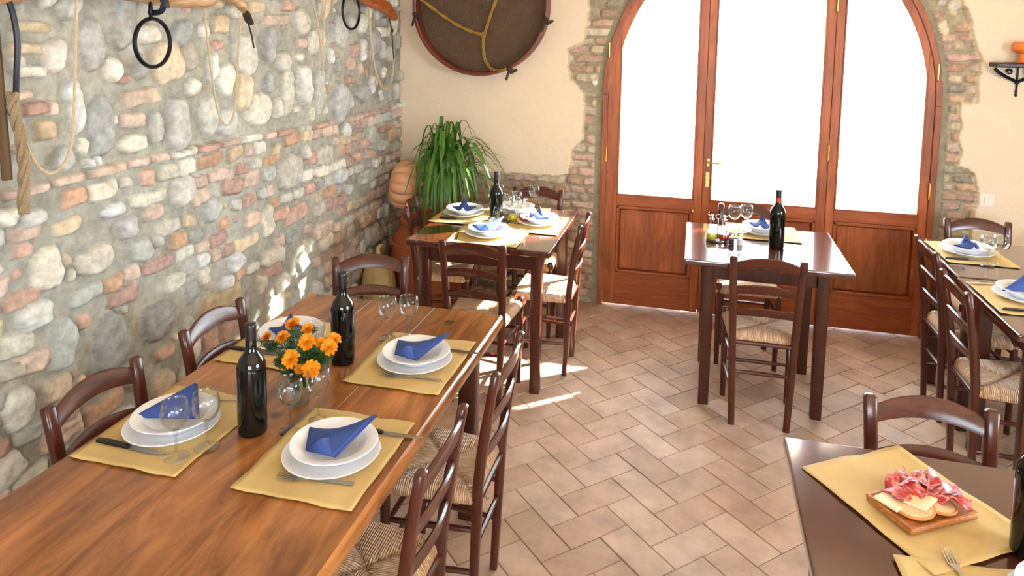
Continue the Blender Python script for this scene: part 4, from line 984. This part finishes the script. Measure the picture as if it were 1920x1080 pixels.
# ---------------------------------------------------------------- round sieve on the end wall
def basket():
    c = Vector((-1.440, YB-.03, 2.030)); R = .475; t = empty('winnowing_basket', c); tag(t, 'large round dark woven basket hung on the cream plaster wall', 'basket')
    # local frame: x right, z up, -y towards the room
    D = .105
    b = MB(); n = 72
    prof = [(R-.016, 0), (R, 0), (R+.004, -D), (R-.010, -D-.003), (R-.018, -D+.004), (R-.022, -.012)]
    vs = []; fs = []; k = len(prof)
    for i in range(n):
        a = 2*PI*i/n
        for (rr, y) in prof: vs.append((rr*math.cos(a), y, rr*math.sin(a)))
        for j in range(k): fs.append((i*k+j, i*k+(j+1) % k, ((i+1) % n)*k+(j+1) % k, ((i+1) % n)*k+j))
    b.add(vs, fs); b.build('rim', M['rim'], t, smooth=True, angle=40)
    # woven base: concentric coils as real relief
    b = MB(); vs = []; fs = []; nr, na = 120, 96
    for i in range(nr+1):
        rr = (R-.012)*i/nr
        for j in range(na):
            a = 2*PI*j/na; vs.append((rr*math.cos(a), -.014-.0035*abs(math.sin(i*PI/3.0))-.0022*math.sin(j*PI/2+(i//3)*PI)-.012*(1-(i/nr)**2), rr*math.sin(a)))
    for i in range(nr):
        for j in range(na): fs.append((i*na+j, i*na+(j+1) % na, (i+1)*na+(j+1) % na, (i+1)*na+j))
    b.add(vs, fs); b.build('woven_base', M['basket'], t, smooth=True, angle=180)
    def T(x, z, y=-.045): return (x-c.x, y, z-c.z)
    def rope(pts, r_=.0115):
        P = sm(pts, 6); q = MB()
        for ph in (0, PI):
            pp = []
            for i, p in enumerate(P):
                tn = (P[min(i+1, len(P)-1)]-P[max(i-1, 0)]).normalized(); s1 = tn.cross(Vector((0, 1, 0))).normalized(); s2 = tn.cross(s1); a = i*.95+ph
                pp.append(p+(s1*math.cos(a)+s2*math.sin(a))*r_*.5)
            q.tube(pp, r_*.62, 6)
        o = q.build('rope', M['rope_y'], t, smooth=True); return o
    K = (-1.422, 1.830)
    rope([T(-1.86, 2.07, -.10), T(-1.712, 1.955, -.05), T(-1.556, 1.870), T(*K)])
    rope([T(-1.29, 2.46, -.09), T(-1.30, 2.2, -.05), T(-1.374, 1.965), T(-1.405, 1.87), T(*K)])
    rope([T(*K), T(-1.423, 1.75), T(-1.41, 1.672), T(-1.369, 1.61, -.06), T(-1.305, 1.592, -.09), T(-1.24, 1.605, -.115)])
    rope([T(-1.86, 2.32, -.1), T(-1.6, 2.28, -.05), T(-1.3, 2.2, -.05)])
    q = MB(); q.ring(T(K[0], K[1], -.05), .016, .007, 16, 6, ax=(.3, 1, .2)); q.tube([T(-1.46, 1.832, -.05), T(-1.40, 1.845, -.06)], .009, 8); q.build('knot', M['rope_y'], t, smooth=True)
    for (x, z) in ((-1.895, 1.955), (-.975, 1.93), (-1.215, 1.600)):
        q = MB(); q.ring(T(x, z, -.10), .020, .014, 14, 6, ax=(.5, .4, .5)); q.tube(sm([T(x, z, -.10), T(x-.012, z-.03, -.11), T(x-.025, z-.07, -.105)], 4), .009, 6); q.tube(sm([T(x, z, -.10), T(x+.028, z-.008, -.11), T(x+.045, z+.002, -.10)], 4), .010, 6)
        q.build('rope_knot', M['rope_d'], t, smooth=True)
basket()

# ---------------------------------------------------------------- ox yokes, rings and ropes on the stone wall
WX = -1.985
def twist(name, pts, r_, mat, label, cat, k=7, group=None, turns=.9, parent=None):
    P = sm(pts, k); q = MB()
    for ph in (0, 2.1, 4.2):
        pp = []
        for i, p in enumerate(P):
            tn = (P[min(i+1, len(P)-1)]-P[max(i-1, 0)]).normalized(); s1 = tn.cross(Vector((1, 0, 0)))
            s1 = s1.normalized() if s1.length > 1e-3 else Vector((0, 1, 0)); s2 = tn.cross(s1); a = i*turns+ph
            pp.append(p+(s1*math.cos(a)+s2*math.sin(a))*r_*.52)
        q.tube(pp, r_*.55, 6)
    o = q.build(name, mat, parent, smooth=True)
    return tag(o, label, cat, group) if label else o
def yoke(label, zs, mat, lit):
    t = empty('ox_yoke', (WX, zs[0][0], zs[0][1])); tag(t, label, 'yoke', 'wooden ox yokes on the stone wall')
    secs = []
    for (y, zb, h, dep, xo) in zs:
        secs.append([(xo+dep*.5*math.cos(a), y-zs[0][0], zb+h/2-zs[0][1]+h/2*math.sin(a)) for a in [2*PI*i/14 for i in range(14)]])
    # smooth between the sections
    out = []
    for i in range(14): pass
    P = [sm([Vector(s[i]) for s in secs], 4) for i in range(14)]
    for j in range(len(P[0])): out.append([P[i][j] for i in range(14)])
    b = MB(); b.loft(out); b.build('beam', mat, t, smooth=True, angle=60); return t
y1 = yoke('pale wooden ox yoke hung high on the stone wall, nearer the viewer', [(1.52, 1.905, .05, .05, .0), (1.67, 1.90, .09, .07, .0), (1.80, 1.922, .09, .075, .0), (2.05, 1.934, .10, .08, .0), (2.20, 1.936, .12, .085, .0), (2.32, 1.926, .12, .085, .0), (2.46, 1.922, .11, .08, 0), (2.58, 1.924, .09, .075, 0), (2.67, 1.962, .07, .065, 0), (2.75, 1.955, .06, .05, 0), (2.83, 1.922, .05, .045, 0), (2.87, 1.898, .035, .03, 0)], M['yoke'], 0)
y2 = yoke('orange-brown wooden ox yoke high on the stone wall near the corner', [(3.35, 2.04, .05, .05, 0), (3.55, 2.03, .09, .07, 0), (3.80, 2.04, .12, .08, 0), (3.95, 2.03, .11, .08, 0), (4.10, 1.998, .10, .08, 0), (4.25, 1.975, .09, .075, 0), (4.38, 1.955, .085, .07, 0), (4.47, 1.918, .08, .06, 0), (4.515, 1.915, .05, .045, 0)], M['yoke2'], 0)
def iron_ring(y, z, R, ztop, label, r_=.0078, link=True, parent_y=0):
    t = empty('iron_ring', (WX+.045, y, z)); tag(t, label, 'ring', 'iron rings hanging from the yokes')
    b = MB(); b.ring((0, 0, 0), R, r_, 48, 8, ax=(1, 0, .0)); b.build('hoop', M['iron'], t, smooth=True)
    if link:
        b = MB(); b.ring((.0, -.006, R+.028), .030, .0055, 28, 8, ax=(.8, .6, 0)); b.build('link', M['iron'], t, smooth=True)
        b = MB()
        zt = ztop-z
        b.tube(sm([(-.02, .010, R+.022), (.03, .012, R+.028), (.048, .012, R+.07), (.05, .012, zt), (.0, .012, zt+.12)], 4), .011, 8); b.build('strap', M['strap'], t, smooth=True)
    return t
iron_ring(2.229, 1.787, .0885, 1.92, 'black iron ring hanging from the nearer yoke')
iron_ring(3.795, 1.958, .105, 2.05, 'black iron ring hanging from the yoke near the corner')
b = MB(); b.tube(sm([(WX-.01, 1.655, 1.95), (WX-.01, 1.662, 1.80), (WX-.01, 1.668, 1.60), (WX-.01, 1.676, 1.38)], 5), [.014]*16, 8); tag(b.build('shadow_rope_strip', M['dark_strip'], smooth=True), 'old brown leather harness piece hanging at the picture\'s left edge', 'dark_strip')  # dark strip stands in for the shadow and dark rope behind the strap
def P3(l, x=WX): return [(x, y, z) for (y, z) in l]
b = MB(); b.tube(sm([(WX+.01, 1.690, 1.93), (WX+.025, 1.694, 1.87), (WX+.03, 1.698, 1.792), (WX+.02, 1.699, 1.70), (WX, 1.708, 1.61)], 6), .0085, 10); tag(b.build('leather_strap', M['strap'], smooth=True), 'curved blue-black strap hanging at the far left of the stone wall', 'strap')
twist('rope', P3([(1.712, 1.60), (1.726, 1.515), (1.749, 1.446), (1.784, 1.393), (1.822, 1.374), (1.867, 1.395), (1.899, 1.457), (1.916, 1.579), (1.931, 1.755), (1.944, 1.93)]), .0052, M['rope'], 'thin pale rope hanging in a deep loop under the nearer yoke\'s left end', 'rope')
twist('rope_bundle', P3([(1.694, 1.64), (1.690, 1.60), (1.700, 1.55), (1.712, 1.48), (1.716, 1.42), (1.712, 1.35), (1.706, 1.27)], WX+.01), .017, M['oldrope'], 'thick frayed bundle of rope hanging below the blue-black strap', 'rope', turns=.35)
twist('rope', P3([(2.576, 1.925), (2.603, 1.717), (2.631, 1.557), (2.663, 1.462), (2.705, 1.422), (2.756, 1.464), (2.784, 1.617), (2.80, 1.759), (2.825, 1.90)]), .0048, M['rope'], 'thin pale rope loop under the right end of the nearer yoke', 'rope')
b = MB()
for k in range(5): b.ring((WX+.01, 2.852+.004*k, 1.905-.006*k), .020, .005, 16, 6, ax=(.2, .8, .3+.1*k))
b.tube(sm([(WX, 2.86, 1.90), (WX, 2.894, 1.831), (WX, 2.916, 1.757)], 5), .004, 6); tag(b.build('cord_lashing', M['rope_d'], smooth=True), 'dark cord lashing with a dangling end on the nearer yoke\'s tip', 'cord')
twist('rope', P3([(4.115, 1.99), (4.146, 1.805), (4.191, 1.636), (4.27, 1.512), (4.369, 1.46), (4.455, 1.501), (4.49, 1.632), (4.50, 1.66)]), .0075, M['rope'], 'pale rope loop hanging from the yoke near the corner', 'rope')
b = MB(); b.tube(sm([(WX, 4.42, 1.93), (WX, 4.463, 1.847), (WX, 4.481, 1.733), (WX, 4.498, 1.643)], 5), .0042, 6); b.ring((WX, 4.47, 1.85), .012, .004, 12, 6, ax=(1, 0, 0)); tag(b.build('dark_cord', M['rope_d'], smooth=True), 'dark cord tied to the rope loop near the room corner', 'cord')
twist('rope', P3([(3.44, 2.05), (3.47, 1.95), (3.509, 1.834), (3.54, 1.69), (3.541, 1.625), (3.546, 1.70), (3.552, 1.835), (3.581, 2.0), (3.585, 2.06)]), .005, M['rope'], 'narrow pale rope loop hanging at the left end of the yoke near the corner', 'rope')

# ---------------------------------------------------------------- wall lamp
def sconce():
    t = empty('wall_shelf', (1.80, YB-.015, 1.70)); tag(t, 'dark wooden shelf on a wrought-iron scroll bracket right of the door', 'shelf')
    b = MB(); b.box((.01, -.065, .010), (.30, .13, .028)); b.build('board', M['shelf'], t, bevel=.008)
    b = MB()
    b.tube(sm([(.01, -.012, -.005), (.01, -.012, -.06), (.01, -.014, -.12), (.01, -.012, -.15)], 3), .0055, 8)
    b.tube(sm([(-.125, -.06, -.012), (-.10, -.055, -.035), (-.05, -.03, -.062), (0, -.014, -.085), (.01, -.012, -.10)], 5), .0095, 8)
    b.tube(sm([(.145, -.06, -.012), (.11, -.055, -.035), (.06, -.03, -.062), (.02, -.014, -.085), (.01, -.012, -.10)], 5), .0095, 8)
    for sx in (-1, 1):
        b.tube([(.01+sx*(.045+.018*math.cos(a)*(1-a/14)), -.02, -.03+.018*math.sin(a)*(1-a/14)) for a in [i*.5 for i in range(20)]], .0038, 6)
    b.lathe([(.004, -.03), (.009, -.02), (.004, -.01), (.008, 0), (.003, .01)], 10, c=(.01, -.012, -.145))
    b.build('iron_bracket', M['iron'], t, smooth=True, angle=60)
    t = empty('wall_lamp', (1.812, YB-.085, 1.724)); tag(t, 'orange glass mushroom-shaped lamp standing on the dark wall shelf', 'lamp')
    b = MB(); b.lathe([(0, 0), (.032, 0), (.034, .006), (.022, .014), (.024, .030), (.027, .045), (.022, .058), (0, .06)], 28); b.build('foot', M['lampglass'], t, smooth=True, angle=60)
    b = MB(); b.lathe([(.0, .055), (.030, .056), (.048, .064), (.056, .082), (.054, .104), (.044, .118), (.03, .119), (0, .116)], 36, mod=lambda a, z: 1+.02*math.cos(9*a)); b.build('glass_shade', M['lampglass'], t, smooth=True, angle=60)
sconce()
